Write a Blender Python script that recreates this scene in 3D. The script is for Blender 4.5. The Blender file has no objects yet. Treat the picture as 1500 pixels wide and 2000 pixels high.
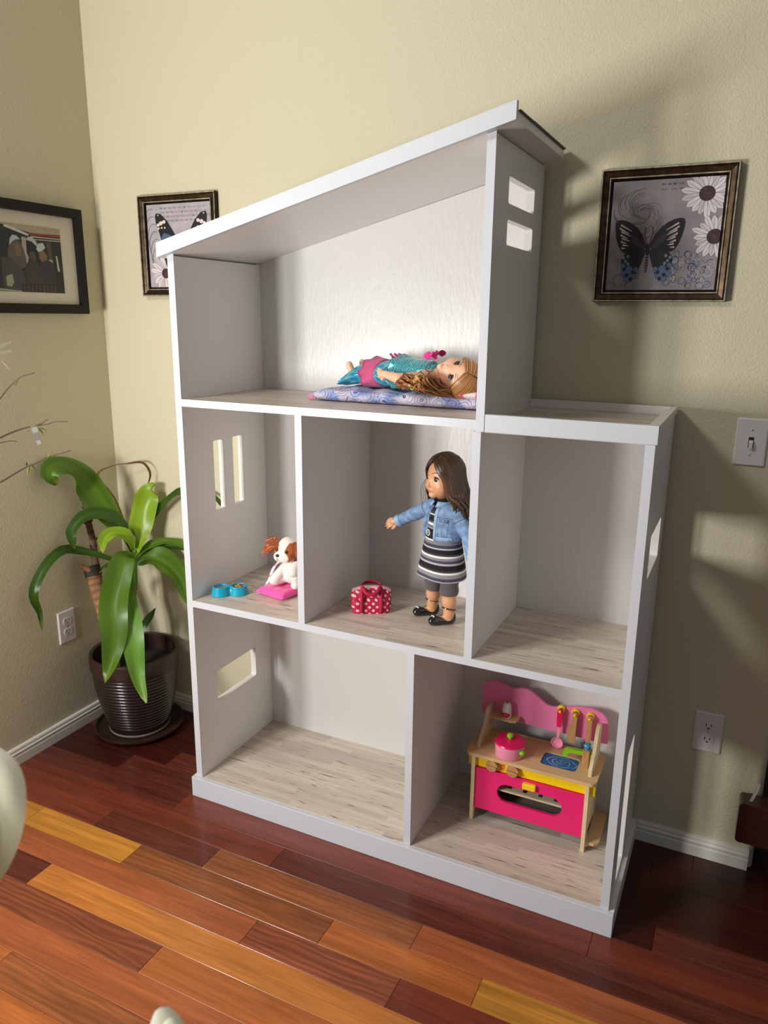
import bpy, bmesh, math, random
import numpy as np
from mathutils import Vector, Matrix
from mathutils.geometry import tessellate_polygon

SC = bpy.context.scene
COL = SC.collection

# ------------------------------------------------------------------ camera
CAM_POS = (1.3891, -1.6063, 1.4354)
cam_d = bpy.data.cameras.new('camera')
cam = bpy.data.objects.new('camera', cam_d)
COL.objects.link(cam)
RX = Vector((0.90141785, 0.43282096, 0.01057728))      # right
DN = Vector((0.11756817, -0.22119539, -0.9681169))     # down
FW = Vector((-0.41668164, 0.8739214, -0.25027544))     # forward
m = Matrix.Identity(4)
for i in range(3):
    m[i][0] = RX[i]; m[i][1] = -DN[i]; m[i][2] = -FW[i]; m[i][3] = CAM_POS[i]
cam.matrix_world = m
cam_d.sensor_fit = 'VERTICAL'
cam_d.sensor_height = 36.0
cam_d.lens = 36.0 * 1479.9 / 2000.0
cam_d.clip_start = 0.02
cam_d.dof.use_dof = True
cam_d.dof.focus_distance = 2.1
cam_d.dof.aperture_fstop = 7.5
SC.camera = cam

# ------------------------------------------------------------------ light
world = bpy.data.worlds.new('world')
SC.world = world
world.use_nodes = True
bg = world.node_tree.nodes['Background']
bg.inputs[0].default_value = (0.78, 0.88, 1.0, 1)
bg.inputs[1].default_value = 0.17


def area(name, loc, rot, sx, sy, power, color):
    l = bpy.data.lights.new(name, 'AREA')
    l.shape = 'RECTANGLE'; l.size = sx; l.size_y = sy
    l.energy = power; l.color = color
    o = bpy.data.objects.new(name, l)
    o.location = loc; o.rotation_euler = rot
    COL.objects.link(o)
    return o


# daylight through the two panes of the window in the angled corner wall
WA = math.radians(45)            # the wall runs from (-0.638,-1.38) at 45 degrees; its inward normal is (+x,+y)
for k_ in (0, 1):
    d_ = 0.17 + 0.33 * k_
    area('window_daylight', (-0.638 + 0.7071 * d_ - 0.02, -1.38 - 0.7071 * d_ - 0.02, 1.13), (math.pi / 2, 0, -WA), 0.20, 0.46, 19.5, (1.0, 0.985, 0.96))
# and through the high transom above it
area('transom_daylight', (-0.638 + 0.7071 * .33 - 0.02, -1.38 - 0.7071 * .33 - 0.02, 2.80), (math.radians(72), 0, -WA), 0.42, 0.36, 22, (1.0, 0.99, 0.97))

SC.view_settings.view_transform = 'Standard'
SC.view_settings.look = 'None'
SC.view_settings.gamma = 1.0
SC.view_settings.use_curve_mapping = False
SC.view_settings.exposure = 0.10

rnd = random.Random(7)
nrng = np.random.default_rng(5)


def srgb(r, g, b):
    f = lambda c: (c / 255.0) / 12.92 if c <= 10 else (((c / 255.0) + 0.055) / 1.055) ** 2.4
    return (f(r), f(g), f(b))


# ------------------------------------------------------------------ materials
def mat(name, col=(0.8, 0.8, 0.8), rough=0.5, metal=0.0, spec=0.5, coat=0.0, vcol=False,
        bump=0.0, bscale=200.0, cvar=0.0, cscale=20.0, stretch=(1, 1, 1), emit=None, alpha=None,
        trans=0.0, sheen=0.0, sss=0.0, objcol=False, bdist=0.002, translucent=0.0):
    M = bpy.data.materials.new(name)
    M.use_nodes = True
    nt = M.node_tree
    N = nt.nodes; Lk = nt.links
    b = N['Principled BSDF']
    b.inputs['Base Color'].default_value = (*col, 1)
    b.inputs['Roughness'].default_value = rough
    b.inputs['Metallic'].default_value = metal
    b.inputs['Specular IOR Level'].default_value = spec
    b.inputs['Coat Weight'].default_value = coat
    b.inputs['Coat Roughness'].default_value = 0.08
    b.inputs['Transmission Weight'].default_value = trans
    b.inputs['Sheen Weight'].default_value = sheen
    if sss:
        b.inputs['Subsurface Weight'].default_value = sss
        b.inputs['Subsurface Radius'].default_value = (0.01, 0.004, 0.002)
        b.inputs['Subsurface Scale'].default_value = 0.3
    src = None
    if vcol:
        a = N.new('ShaderNodeVertexColor'); a.layer_name = 'Col'
        src = a.outputs['Color']
    if objcol:
        a = N.new('ShaderNodeObjectInfo')
        src = a.outputs['Color']
    tc = N.new('ShaderNodeTexCoord')
    mp = N.new('ShaderNodeMapping')
    mp.inputs['Scale'].default_value = stretch
    Lk.new(tc.outputs['Object'], mp.inputs['Vector'])
    if cvar > 0:
        n = N.new('ShaderNodeTexNoise'); n.inputs['Scale'].default_value = cscale
        n.inputs['Detail'].default_value = 4
        Lk.new(mp.outputs[0], n.inputs['Vector'])
        mr = N.new('ShaderNodeMapRange')
        mr.inputs['From Min'].default_value = 0.3; mr.inputs['From Max'].default_value = 0.7
        mr.inputs['To Min'].default_value = 1 - cvar; mr.inputs['To Max'].default_value = 1 + cvar
        Lk.new(n.outputs['Fac'], mr.inputs['Value'])
        mx = N.new('ShaderNodeMix'); mx.data_type = 'RGBA'; mx.blend_type = 'MULTIPLY'
        mx.inputs[0].default_value = 1
        if src is None:
            mx.inputs[6].default_value = (*col, 1)
        else:
            Lk.new(src, mx.inputs[6])
        Lk.new(mr.outputs[0], mx.inputs[7])
        src = mx.outputs[2]
    if src is not None:
        Lk.new(src, b.inputs['Base Color'])
    if bump > 0:
        n2 = N.new('ShaderNodeTexNoise'); n2.inputs['Scale'].default_value = bscale
        n2.inputs['Detail'].default_value = 3
        Lk.new(mp.outputs[0], n2.inputs['Vector'])
        bp = N.new('ShaderNodeBump'); bp.inputs['Strength'].default_value = bump
        bp.inputs['Distance'].default_value = bdist
        Lk.new(n2.outputs['Fac'], bp.inputs['Height'])
        Lk.new(bp.outputs[0], b.inputs['Normal'])
    if translucent:
        t_ = N.new('ShaderNodeBsdfTranslucent'); ms = N.new('ShaderNodeMixShader')
        ms.inputs[0].default_value = translucent
        if src is not None: Lk.new(src, t_.inputs['Color'])
        Lk.new(b.outputs[0], ms.inputs[1]); Lk.new(t_.outputs[0], ms.inputs[2])
        Lk.new(ms.outputs[0], N['Material Output'].inputs['Surface'])
    if emit:
        b.inputs['Emission Color'].default_value = (*emit, 1)
        b.inputs['Emission Strength'].default_value = 1
    return M


def vinyl_wood(name):
    """light taupe wood print: narrow staves along X with dark streaks"""
    M = bpy.data.materials.new(name); M.use_nodes = True
    nt = M.node_tree; N = nt.nodes; Lk = nt.links
    b = N['Principled BSDF']; b.inputs['Roughness'].default_value = 0.38
    g = N.new('ShaderNodeNewGeometry')
    sep = N.new('ShaderNodeSeparateXYZ'); Lk.new(g.outputs['Position'], sep.inputs[0])

    def math_(op, a, b_=None, v=None):
        n = N.new('ShaderNodeMath'); n.operation = op
        Lk.new(a, n.inputs[0])
        if b_ is not None: Lk.new(b_, n.inputs[1])
        if v is not None: n.inputs[1].default_value = v
        return n.outputs[0]
    row = math_('FLOOR', math_('DIVIDE', sep.outputs[1], v=0.021))
    w1 = N.new('ShaderNodeTexWhiteNoise'); w1.noise_dimensions = '1D'; Lk.new(row, w1.inputs['W'])
    xs = math_('FLOOR', math_('ADD', math_('DIVIDE', sep.outputs[0], v=0.30), math_('MULTIPLY', w1.outputs['Value'], v=5.0)))
    cb = N.new('ShaderNodeCombineXYZ'); Lk.new(row, cb.inputs[0]); Lk.new(xs, cb.inputs[1])
    w2 = N.new('ShaderNodeTexWhiteNoise'); w2.noise_dimensions = '2D'; Lk.new(cb.outputs[0], w2.inputs['Vector'])
    ramp = N.new('ShaderNodeValToRGB')
    ramp.color_ramp.elements[0].color = (0.53, 0.445, 0.375, 1)
    ramp.color_ramp.elements[1].color = (0.68, 0.59, 0.50, 1)
    e = ramp.color_ramp.elements.new(0.5); e.color = (0.61, 0.52, 0.44, 1)
    Lk.new(w2.outputs['Value'], ramp.inputs[0])
    # soft long grain
    mp = N.new('ShaderNodeMapping'); mp.inputs['Scale'].default_value = (2.2, 60, 60)
    Lk.new(g.outputs['Position'], mp.inputs['Vector'])
    n1 = N.new('ShaderNodeTexNoise'); n1.inputs['Scale'].default_value = 2.0; n1.inputs['Detail'].default_value = 5
    Lk.new(mp.outputs[0], n1.inputs['Vector'])
    mr = N.new('ShaderNodeMapRange'); mr.inputs['From Min'].default_value = .3; mr.inputs['From Max'].default_value = .7
    mr.inputs['To Min'].default_value = .86; mr.inputs['To Max'].default_value = 1.10
    Lk.new(n1.outputs['Fac'], mr.inputs['Value'])
    mx = N.new('ShaderNodeMix'); mx.data_type = 'RGBA'; mx.blend_type = 'MULTIPLY'; mx.inputs[0].default_value = 1
    Lk.new(ramp.outputs[0], mx.inputs[6]); Lk.new(mr.outputs[0], mx.inputs[7])
    # dark cracks and knots
    mp2 = N.new('ShaderNodeMapping'); mp2.inputs['Scale'].default_value = (13, 190, 190)
    Lk.new(g.outputs['Position'], mp2.inputs['Vector'])
    n2 = N.new('ShaderNodeTexNoise'); n2.inputs['Scale'].default_value = 1.0; n2.inputs['Detail'].default_value = 2.5
    n2.inputs['Distortion'].default_value = 0.3
    Lk.new(mp2.outputs[0], n2.inputs['Vector'])
    mr2 = N.new('ShaderNodeMapRange'); mr2.inputs['From Min'].default_value = .625; mr2.inputs['From Max'].default_value = .72
    Lk.new(n2.outputs['Fac'], mr2.inputs['Value'])
    mx2 = N.new('ShaderNodeMix'); mx2.data_type = 'RGBA'
    Lk.new(mr2.outputs[0], mx2.inputs[0]); Lk.new(mx.outputs[2], mx2.inputs[6])
    mx2.inputs[7].default_value = (0.15, 0.105, 0.09, 1)
    Lk.new(mx2.outputs[2], b.inputs['Base Color'])
    return M


def plank_wood(name):
    """brazilian cherry boards; the board's own tint is the object colour, grain runs along X"""
    M = bpy.data.materials.new(name); M.use_nodes = True
    nt = M.node_tree; N = nt.nodes; Lk = nt.links
    b = N['Principled BSDF']
    b.inputs['Roughness'].default_value = 0.30
    b.inputs['Specular IOR Level'].default_value = 0.35
    b.inputs['Coat Weight'].default_value = 0.22
    b.inputs['Coat Roughness'].default_value = 0.10
    g = N.new('ShaderNodeNewGeometry'); oi = N.new('ShaderNodeObjectInfo')
    off = N.new('ShaderNodeVectorMath'); off.operation = 'SCALE'
    off.inputs[0].default_value = (37, 53, 11); Lk.new(oi.outputs['Random'], off.inputs['Scale'])
    ad = N.new('ShaderNodeVectorMath'); ad.operation = 'ADD'
    Lk.new(g.outputs['Position'], ad.inputs[0]); Lk.new(off.outputs[0], ad.inputs[1])
    mp = N.new('ShaderNodeMapping'); mp.inputs['Scale'].default_value = (1.6, 22, 22)
    Lk.new(ad.outputs[0], mp.inputs['Vector'])
    n1 = N.new('ShaderNodeTexNoise'); n1.inputs['Scale'].default_value = 1.6; n1.inputs['Detail'].default_value = 5
    n1.inputs['Distortion'].default_value = 0.9
    Lk.new(mp.outputs[0], n1.inputs['Vector'])
    mr = N.new('ShaderNodeMapRange'); mr.inputs['From Min'].default_value = .28; mr.inputs['From Max'].default_value = .72
    mr.inputs['To Min'].default_value = .68; mr.inputs['To Max'].default_value = 1.22
    Lk.new(n1.outputs['Fac'], mr.inputs['Value'])
    mp2 = N.new('ShaderNodeMapping'); mp2.inputs['Scale'].default_value = (9, 260, 260)
    Lk.new(ad.outputs[0], mp2.inputs['Vector'])
    n2 = N.new('ShaderNodeTexNoise'); n2.inputs['Scale'].default_value = 1.0; n2.inputs['Detail'].default_value = 3
    Lk.new(mp2.outputs[0], n2.inputs['Vector'])
    mr2 = N.new('ShaderNodeMapRange'); mr2.inputs['From Min'].default_value = .3; mr2.inputs['From Max'].default_value = .7
    mr2.inputs['To Min'].default_value = .84; mr2.inputs['To Max'].default_value = 1.10
    Lk.new(n2.outputs['Fac'], mr2.inputs['Value'])
    # some boards carry clear dark growth lines
    wv = N.new('ShaderNodeTexWave'); wv.wave_type = 'BANDS'; wv.bands_direction = 'Y'
    wv.inputs['Scale'].default_value = 19; wv.inputs['Distortion'].default_value = 10
    wv.inputs['Detail'].default_value = 1.0; wv.inputs['Detail Scale'].default_value = 1.1
    mp3 = N.new('ShaderNodeMapping'); mp3.inputs['Scale'].default_value = (0.22, 1.0, 1.0)
    Lk.new(ad.outputs[0], mp3.inputs['Vector']); Lk.new(mp3.outputs[0], wv.inputs['Vector'])
    mr3 = N.new('ShaderNodeMath'); mr3.operation = 'MULTIPLY'
    Lk.new(wv.outputs['Fac'], mr3.inputs[0]); Lk.new(oi.outputs['Alpha'], mr3.inputs[1])
    sb = N.new('ShaderNodeMath'); sb.operation = 'SUBTRACT'; sb.inputs[0].default_value = 1.0
    Lk.new(mr3.outputs[0], sb.inputs[1])
    m1 = N.new('ShaderNodeMath'); m1.operation = 'MULTIPLY'; Lk.new(mr.outputs[0], m1.inputs[0]); Lk.new(mr2.outputs[0], m1.inputs[1])
    m2 = N.new('ShaderNodeMath'); m2.operation = 'MULTIPLY'; Lk.new(m1.outputs[0], m2.inputs[0]); Lk.new(sb.outputs[0], m2.inputs[1])
    mx = N.new('ShaderNodeMix'); mx.data_type = 'RGBA'; mx.blend_type = 'MULTIPLY'; mx.inputs[0].default_value = 1
    Lk.new(oi.outputs['Color'], mx.inputs[6]); Lk.new(m2.outputs[0], mx.inputs[7])
    Lk.new(mx.outputs[2], b.inputs['Base Color'])
    bp = N.new('ShaderNodeBump'); bp.inputs['Strength'].default_value = 0.06; bp.inputs['Distance'].default_value = 0.001
    n3 = N.new('ShaderNodeTexNoise'); n3.inputs['Scale'].default_value = 9
    Lk.new(g.outputs['Position'], n3.inputs['Vector'])
    Lk.new(n3.outputs['Fac'], bp.inputs['Height'])
    Lk.new(bp.outputs[0], b.inputs['Normal'])
    return M


MT = dict(
    wall=mat('wall_paint', srgb(206, 198, 169), 0.55, bump=0.5, bscale=230, spec=0.35, bdist=0.003),
    trim=mat('trim_paint', srgb(222, 218, 208), 0.4),
    board=mat('dollhouse_white_paint', (0.79, 0.77, 0.745), 0.33, bump=0.10, bscale=60, stretch=(1, 1, 0.12)),
    edge=mat('cool_white_edging', (0.61, 0.635, 0.68), 0.35, bump=0.08, bscale=60, stretch=(.2, 1, .2)),
    backing=mat('dollhouse_back_paint', (0.70, 0.69, 0.67), 0.38, bump=0.42, bscale=120, stretch=(1, 1, 0.3), bdist=.002),
    vinyl=vinyl_wood('taupe_wood_print'),
    plank=plank_wood('cherry_plank'),
    subfloor=mat('subfloor', (0.05, 0.02, 0.01), 0.8),
    shingle=mat('shingle', (0.15, 0.14, 0.13), 0.9, bump=0.5, bscale=300, cvar=.3),
    vc=mat('painted', (1, 1, 1), 0.5, vcol=True),
    vcg=mat('painted_glossy', (1, 1, 1), 0.25, vcol=True),
    printed=mat('print', (1, 1, 1), 0.45, vcol=True, cvar=0.10, cscale=35),
    cloth=mat('cloth', (1, 1, 1), 0.85, vcol=True, bump=0.25, bscale=900, sheen=0.2, bdist=0.0006),
    knit=mat('knit', (1, 1, 1), 0.9, vcol=True, bump=0.6, bscale=700, stretch=(1, 1, .3), cvar=.16, cscale=600, bdist=0.001),
    denim=mat('denim', (1, 1, 1), 0.8, vcol=True, bump=0.35, bscale=500, cvar=0.22, cscale=75, bdist=0.001),
    skin=mat('vinyl_skin', (1, 1, 1), 0.42, vcol=True, sss=0.15),
    hair=mat('doll_hair', (1, 1, 1), 0.36, vcol=True, spec=0.6),
    plush=mat('plush', (1, 1, 1), 0.95, vcol=True, bump=0.5, bscale=420, sheen=0.5, bdist=0.002),
    gloss_black=mat('patent_black', (0.006, 0.006, 0.008), 0.08, coat=0.6),
    eye=mat('eye_glass', (1, 1, 1), 0.06, vcol=True, coat=0.5),
    silver=mat('silver_metal', (0.75, 0.75, 0.76), 0.25, metal=1.0),
    gold_frame=mat('bronze_frame', (1, 1, 1), 0.32, metal=0.7, vcol=True, cvar=0.5, cscale=60),
    black_frame=mat('black_frame', (0.008, 0.007, 0.007), 0.45, spec=.25),
    mat_board=mat('mat_board', srgb(215, 209, 190), 0.8),
    plastic=mat('white_plastic', (0.72, 0.70, 0.69), 0.35),
    socket=mat('dark_slot', (0.02, 0.015, 0.012), 0.6),
    pot=mat('glazed_pot', (0.018, 0.010, 0.008), 0.26, coat=0.3),
    rim=mat('pot_rim', (0.034, 0.015, 0.012), 0.40, cvar=.3, cscale=12),
    soil=mat('soil', (0.012, 0.009, 0.007), 0.95, bump=1, bscale=150),
    leaf=mat('leaf', (1, 1, 1), 0.34, vcol=True, spec=0.5, translucent=.25),
    bark=mat('bark', (1, 1, 1), 0.8, vcol=True, bump=0.5, bscale=110, cvar=.25, cscale=60),
    wood=mat('beech_ply', srgb(212, 176, 128), 0.5, cvar=0.08, cscale=14, stretch=(1, 8, 8)),
    wood_edge=mat('pale_ply', srgb(226, 204, 162), 0.55, cvar=0.10, cscale=30),
    wood_dark=mat('beech', srgb(190, 142, 92), 0.5, cvar=0.15, cscale=25, stretch=(5, 5, 1)),
    pink_paint=mat('pink_paint', srgb(236, 128, 178), 0.4),
    hot_pink=mat('hot_pink_paint', srgb(236, 30, 112), 0.38),
    pale_pink=mat('pale_pink_plastic', srgb(243, 150, 178), 0.3),
    red_pink=mat('red_pink', srgb(222, 20, 88), 0.25),
    yellow=mat('yellow_paint', srgb(250, 214, 8), 0.38),
    green=mat('green_paint', srgb(134, 196, 22), 0.35),
    blue=mat('blue_paint', srgb(66, 160, 222), 0.35),
    mahogany=mat('mahogany', (0.055, 0.014, 0.009), 0.3, coat=.3, cvar=.25, cscale=12, stretch=(1, 8, 8)),
    olive=mat('olive_upholstery', (0.035, 0.036, 0.026), 0.9, bump=.3, bscale=600),
    teal_pet=mat('teal_plastic', srgb(20, 160, 190), 0.22, cvar=.05),
    water=mat('water', (0.85, 0.95, 0.97), 0.02, trans=0.9),
    pillow_pink=mat('pink_fleece', srgb(250, 84, 168), 0.85, bump=.15, bscale=300, sheen=.3),
    vase=mat('vase_glaze', (0.6, 0.58, 0.54), 0.3),
    petal=mat('fabric_petal', (1, 1, 1), 0.7, vcol=True, translucent=.55),
    clear_tag=mat('clear_tag', (0.42, 0.40, 0.34), 0.25, spec=.6),
    grey_tag=mat('grey_tag', (0.22, 0.20, 0.21), 0.4),
    teal_sat=mat('teal_foil', (1, 1, 1), 0.24, metal=0.30, vcol=True, bump=.3, bscale=60),
    sofa_throw=mat('throw', srgb(188, 170, 100), 0.9, cvar=.25, cscale=50),
    sofa_grey=mat('grey_upholstery', srgb(120, 115, 100), 0.9, cvar=.2, cscale=60),
)


# ------------------------------------------------------------------ mesh helpers
class MB:
    """collects geometry for ONE mesh object"""
    def __init__(s, col=(1, 1, 1)):
        s.v = []; s.f = []; s.c = []; s.mi = []; s.col = col; s.cur = 0

    def add(s, verts, faces, col=None, cols=None, mi=None):
        o = len(s.v)
        s.v.extend([tuple(map(float, p)) for p in verts])
        if cols is not None:
            s.c.extend([tuple(c) for c in cols])
        else:
            s.c.extend([tuple(col or s.col)] * len(verts))
        s.f.extend([tuple(i + o for i in f) for f in faces])
        s.mi.extend([s.cur if mi is None else mi] * len(faces))
        return s

    def box(s, x0, x1, y0, y1, z0, z1, b=0.0, col=None, M=None, mi=None):
        X = (x0, x1); Y = (y0, y1); Z = (z0, z1)
        if b <= 0:
            V = [(x, y, z) for x in X for y in Y for z in Z]
            F = [(0, 1, 3, 2), (4, 6, 7, 5), (0, 4, 5, 1), (2, 3, 7, 6), (0, 2, 6, 4), (1, 5, 7, 3)]
        else:
            V = []; idx = {}
            for i in (0, 1):
                for j in (0, 1):
                    for k in (0, 1):
                        sx = b if i == 0 else -b; sy = b if j == 0 else -b; sz = b if k == 0 else -b
                        p = (X[i], Y[j], Z[k])
                        for a, q in enumerate(((p[0], p[1] + sy, p[2] + sz), (p[0] + sx, p[1], p[2] + sz), (p[0] + sx, p[1] + sy, p[2]))):
                            idx[(i, j, k, a)] = len(V); V.append(q)
            F = []
            for a in range(3):
                for sgn in (0, 1):
                    o = [q for q in range(3) if q != a]
                    lp = []
                    for (u, w) in ((0, 0), (1, 0), (1, 1), (0, 1)):
                        c = [0, 0, 0]; c[a] = sgn; c[o[0]] = u; c[o[1]] = w
                        lp.append(idx[(*c, a)])
                    F.append(tuple(lp))
            for a in range(3):          # edges parallel to axis a
                o = [q for q in range(3) if q != a]
                for u in (0, 1):
                    for w in (0, 1):
                        c0 = [0, 0, 0]; c0[o[0]] = u; c0[o[1]] = w
                        c1 = list(c0); c1[a] = 1
                        F.append((idx[(*c0, o[0])], idx[(*c1, o[0])], idx[(*c1, o[1])], idx[(*c0, o[1])]))
            for i in (0, 1):
                for j in (0, 1):
                    for k in (0, 1):
                        F.append((idx[(i, j, k, 0)], idx[(i, j, k, 1)], idx[(i, j, k, 2)]))
        if M is not None:
            V = [tuple(M @ Vector(p)) for p in V]
        return s.add(V, F, col, mi=mi)

    def prism(s, outline, axis, d0, d1, holes=(), col=None, mi=None):
        """outline in the two other axes (in xyz order), extruded along axis from d0 to d1"""
        loops = [list(outline)] + [list(h) for h in holes]
        o = [q for q in range(3) if q != axis]

        def P(p, d):
            r = [0, 0, 0]; r[axis] = d; r[o[0]] = p[0]; r[o[1]] = p[1]; return tuple(r)
        flat = [p for l in loops for p in l]
        n = len(flat)
        tris = tessellate_polygon([[Vector((p[0], p[1], 0)) for p in l] for l in loops])
        V = [P(p, d0) for p in flat] + [P(p, d1) for p in flat]
        F = [tuple(t) for t in tris] + [tuple(i + n for i in reversed(t)) for t in tris]
        k = 0
        for l in loops:
            m_ = len(l)
            for i in range(m_):
                j = (i + 1) % m_
                F.append((k + i, k + j, k + j + n, k + i + n))
            k += m_
        return s.add(V, F, col, mi=mi)

    def lathe(s, prof, n=32, c=(0, 0, 0), col=None, cols=None, axis=2, mi=None, sx=1, sy=1):
        V = []; F = []; C = []
        for k, (r, z) in enumerate(prof):
            for i in range(n):
                a = 2 * math.pi * i / n
                p = [r * math.cos(a) * sx, r * math.sin(a) * sy, z]
                if axis == 1: p = [p[0], z, p[1]]
                elif axis == 0: p = [z, p[0], p[1]]
                V.append((p[0] + c[0], p[1] + c[1], p[2] + c[2]))
                C.append(cols[k] if cols else (col or s.col))
        for k in range(len(prof) - 1):
            for i in range(n):
                j = (i + 1) % n
                F.append((k * n + i, k * n + j, (k + 1) * n + j, (k + 1) * n + i))
        F.append(tuple(range(n))); F.append(tuple((len(prof) - 1) * n + i for i in range(n)))
        return s.add(V, F, cols=C, mi=mi)

    def loft(s, rings, col=None, cols=None, close=True, cap=True, mi=None):
        n = len(rings[0]); V = [p for r in rings for p in r]; F = []
        for k in range(len(rings) - 1):
            for i in range(n if close else n - 1):
                j = (i + 1) % n
                F.append((k * n + i, k * n + j, (k + 1) * n + j, (k + 1) * n + i))
        if cap and close:
            F.append(tuple(range(n))); F.append(tuple((len(rings) - 1) * n + i for i in range(n)))
        return s.add(V, F, col, cols, mi=mi)

    def tube(s, pts, r, n=8, col=None, cols=None, flat=1.0, ref=(0, 0, 1), cap=True, mi=None):
        pts = [Vector(p) for p in pts]
        m_ = len(pts)
        rr = r if hasattr(r, '__len__') else [r] * m_
        rings = []; C = []
        nrm = None
        for k in range(m_):
            t = (pts[min(k + 1, m_ - 1)] - pts[max(k - 1, 0)]).normalized()
            if nrm is None:
                nrm = Vector(ref) - t * t.dot(Vector(ref))
                if nrm.length < 1e-4: nrm = t.orthogonal()
            else:
                nrm = nrm - t * t.dot(nrm)
            nrm.normalize()
            bi = t.cross(nrm)
            rings.append([pts[k] + nrm * (rr[k] * flat * math.cos(2 * math.pi * i / n)) + bi * (rr[k] * math.sin(2 * math.pi * i / n)) for i in range(n)])
            if cols: C += [cols[k]] * n
        return s.loft(rings, col, C if cols else None, cap=cap, mi=mi)

    def ball(s, c, r, nu=14, nv=9, col=None, R=None, mi=None):
        rx, ry, rz = r if hasattr(r, '__len__') else (r, r, r)
        V = []; F = []
        for j in range(nv + 1):
            ph = math.pi * j / nv
            for i in range(nu):
                a = 2 * math.pi * i / nu
                p = Vector((rx * math.sin(ph) * math.cos(a), ry * math.sin(ph) * math.sin(a), rz * math.cos(ph)))
                if R is not None: p = R @ p
                V.append((c[0] + p.x, c[1] + p.y, c[2] + p.z))
        for j in range(nv):
            for i in range(nu):
                k = (i + 1) % nu
                F.append((j * nu + i, (j + 1) * nu + i, (j + 1) * nu + k, j * nu + k))
        return s.add(V, F, col, mi=mi)

    def build(s, name, mats, parent=None, smooth=40, loc=None):
        me = bpy.data.meshes.new(name)
        me.from_pydata(s.v, [], s.f)
        if not isinstance(mats, (list, tuple)): mats = [mats]
        for q in mats: me.materials.append(MT[q] if isinstance(q, str) else q)
        if len(mats) > 1: me.polygons.foreach_set('material_index', s.mi)
        at = me.color_attributes.new('Col', 'FLOAT_COLOR', 'POINT')
        c4 = np.ones((len(s.v), 4), np.float32)
        c4[:, :3] = np.array(s.c, np.float32).reshape(-1, 3)
        at.data.foreach_set('color', c4.ravel())
        bm = bmesh.new(); bm.from_mesh(me)
        bmesh.ops.remove_doubles(bm, verts=bm.verts, dist=1e-6)
        bmesh.ops.recalc_face_normals(bm, faces=bm.faces)
        bm.to_mesh(me); bm.free()
        if smooth:
            me.shade_smooth()
            if smooth < 180: me.set_sharp_from_angle(angle=math.radians(smooth))
        o = bpy.data.objects.new(name, me)
        COL.objects.link(o)
        if parent is not None: o.parent = parent
        if loc: o.location = loc
        return o


def thing(name, label, cat, loc=(0, 0, 0), rz=0.0, group=None):
    o = bpy.data.objects.new(name, None)
    o.empty_display_size = 0.05
    COL.objects.link(o)
    o.location = loc; o.rotation_euler = (0, 0, rz)
    o['label'] = label; o['category'] = cat
    if group: o['group'] = group
    return o


def tag(o, label, cat, group=None, kind=None):
    o['label'] = label; o['category'] = cat
    if group: o['group'] = group
    if kind: o['kind'] = kind
    return o


def struct(o):
    o['kind'] = 'structure'
    return o


def rrect(x0, x1, z0, z1, r, n=4):
    P = []
    for cx, cz, a0 in ((x1 - r, z1 - r, 0), (x0 + r, z1 - r, 90), (x0 + r, z0 + r, 180), (x1 - r, z0 + r, 270)):
        for i in range(n + 1):
            a = math.radians(a0 + 90 * i / n)
            P.append((cx + r * math.cos(a), cz + r * math.sin(a)))
    return P


def spline(pts, n):
    """catmull-rom through pts, n samples"""
    P = [Vector(p) for p in pts]
    P = [P[0] * 2 - P[1]] + P + [P[-1] * 2 - P[-2]]
    m_ = len(P) - 3; out = []
    for k in range(n):
        t = m_ * k / (n - 1); i = min(int(t), m_ - 1); t -= i
        a, b, c, d = P[i], P[i + 1], P[i + 2], P[i + 3]
        out.append(0.5 * ((2 * b) + (c - a) * t + (2 * a - 5 * b + 4 * c - d) * t * t + (3 * b - a - 3 * c + d) * t ** 3))
    return out


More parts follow.
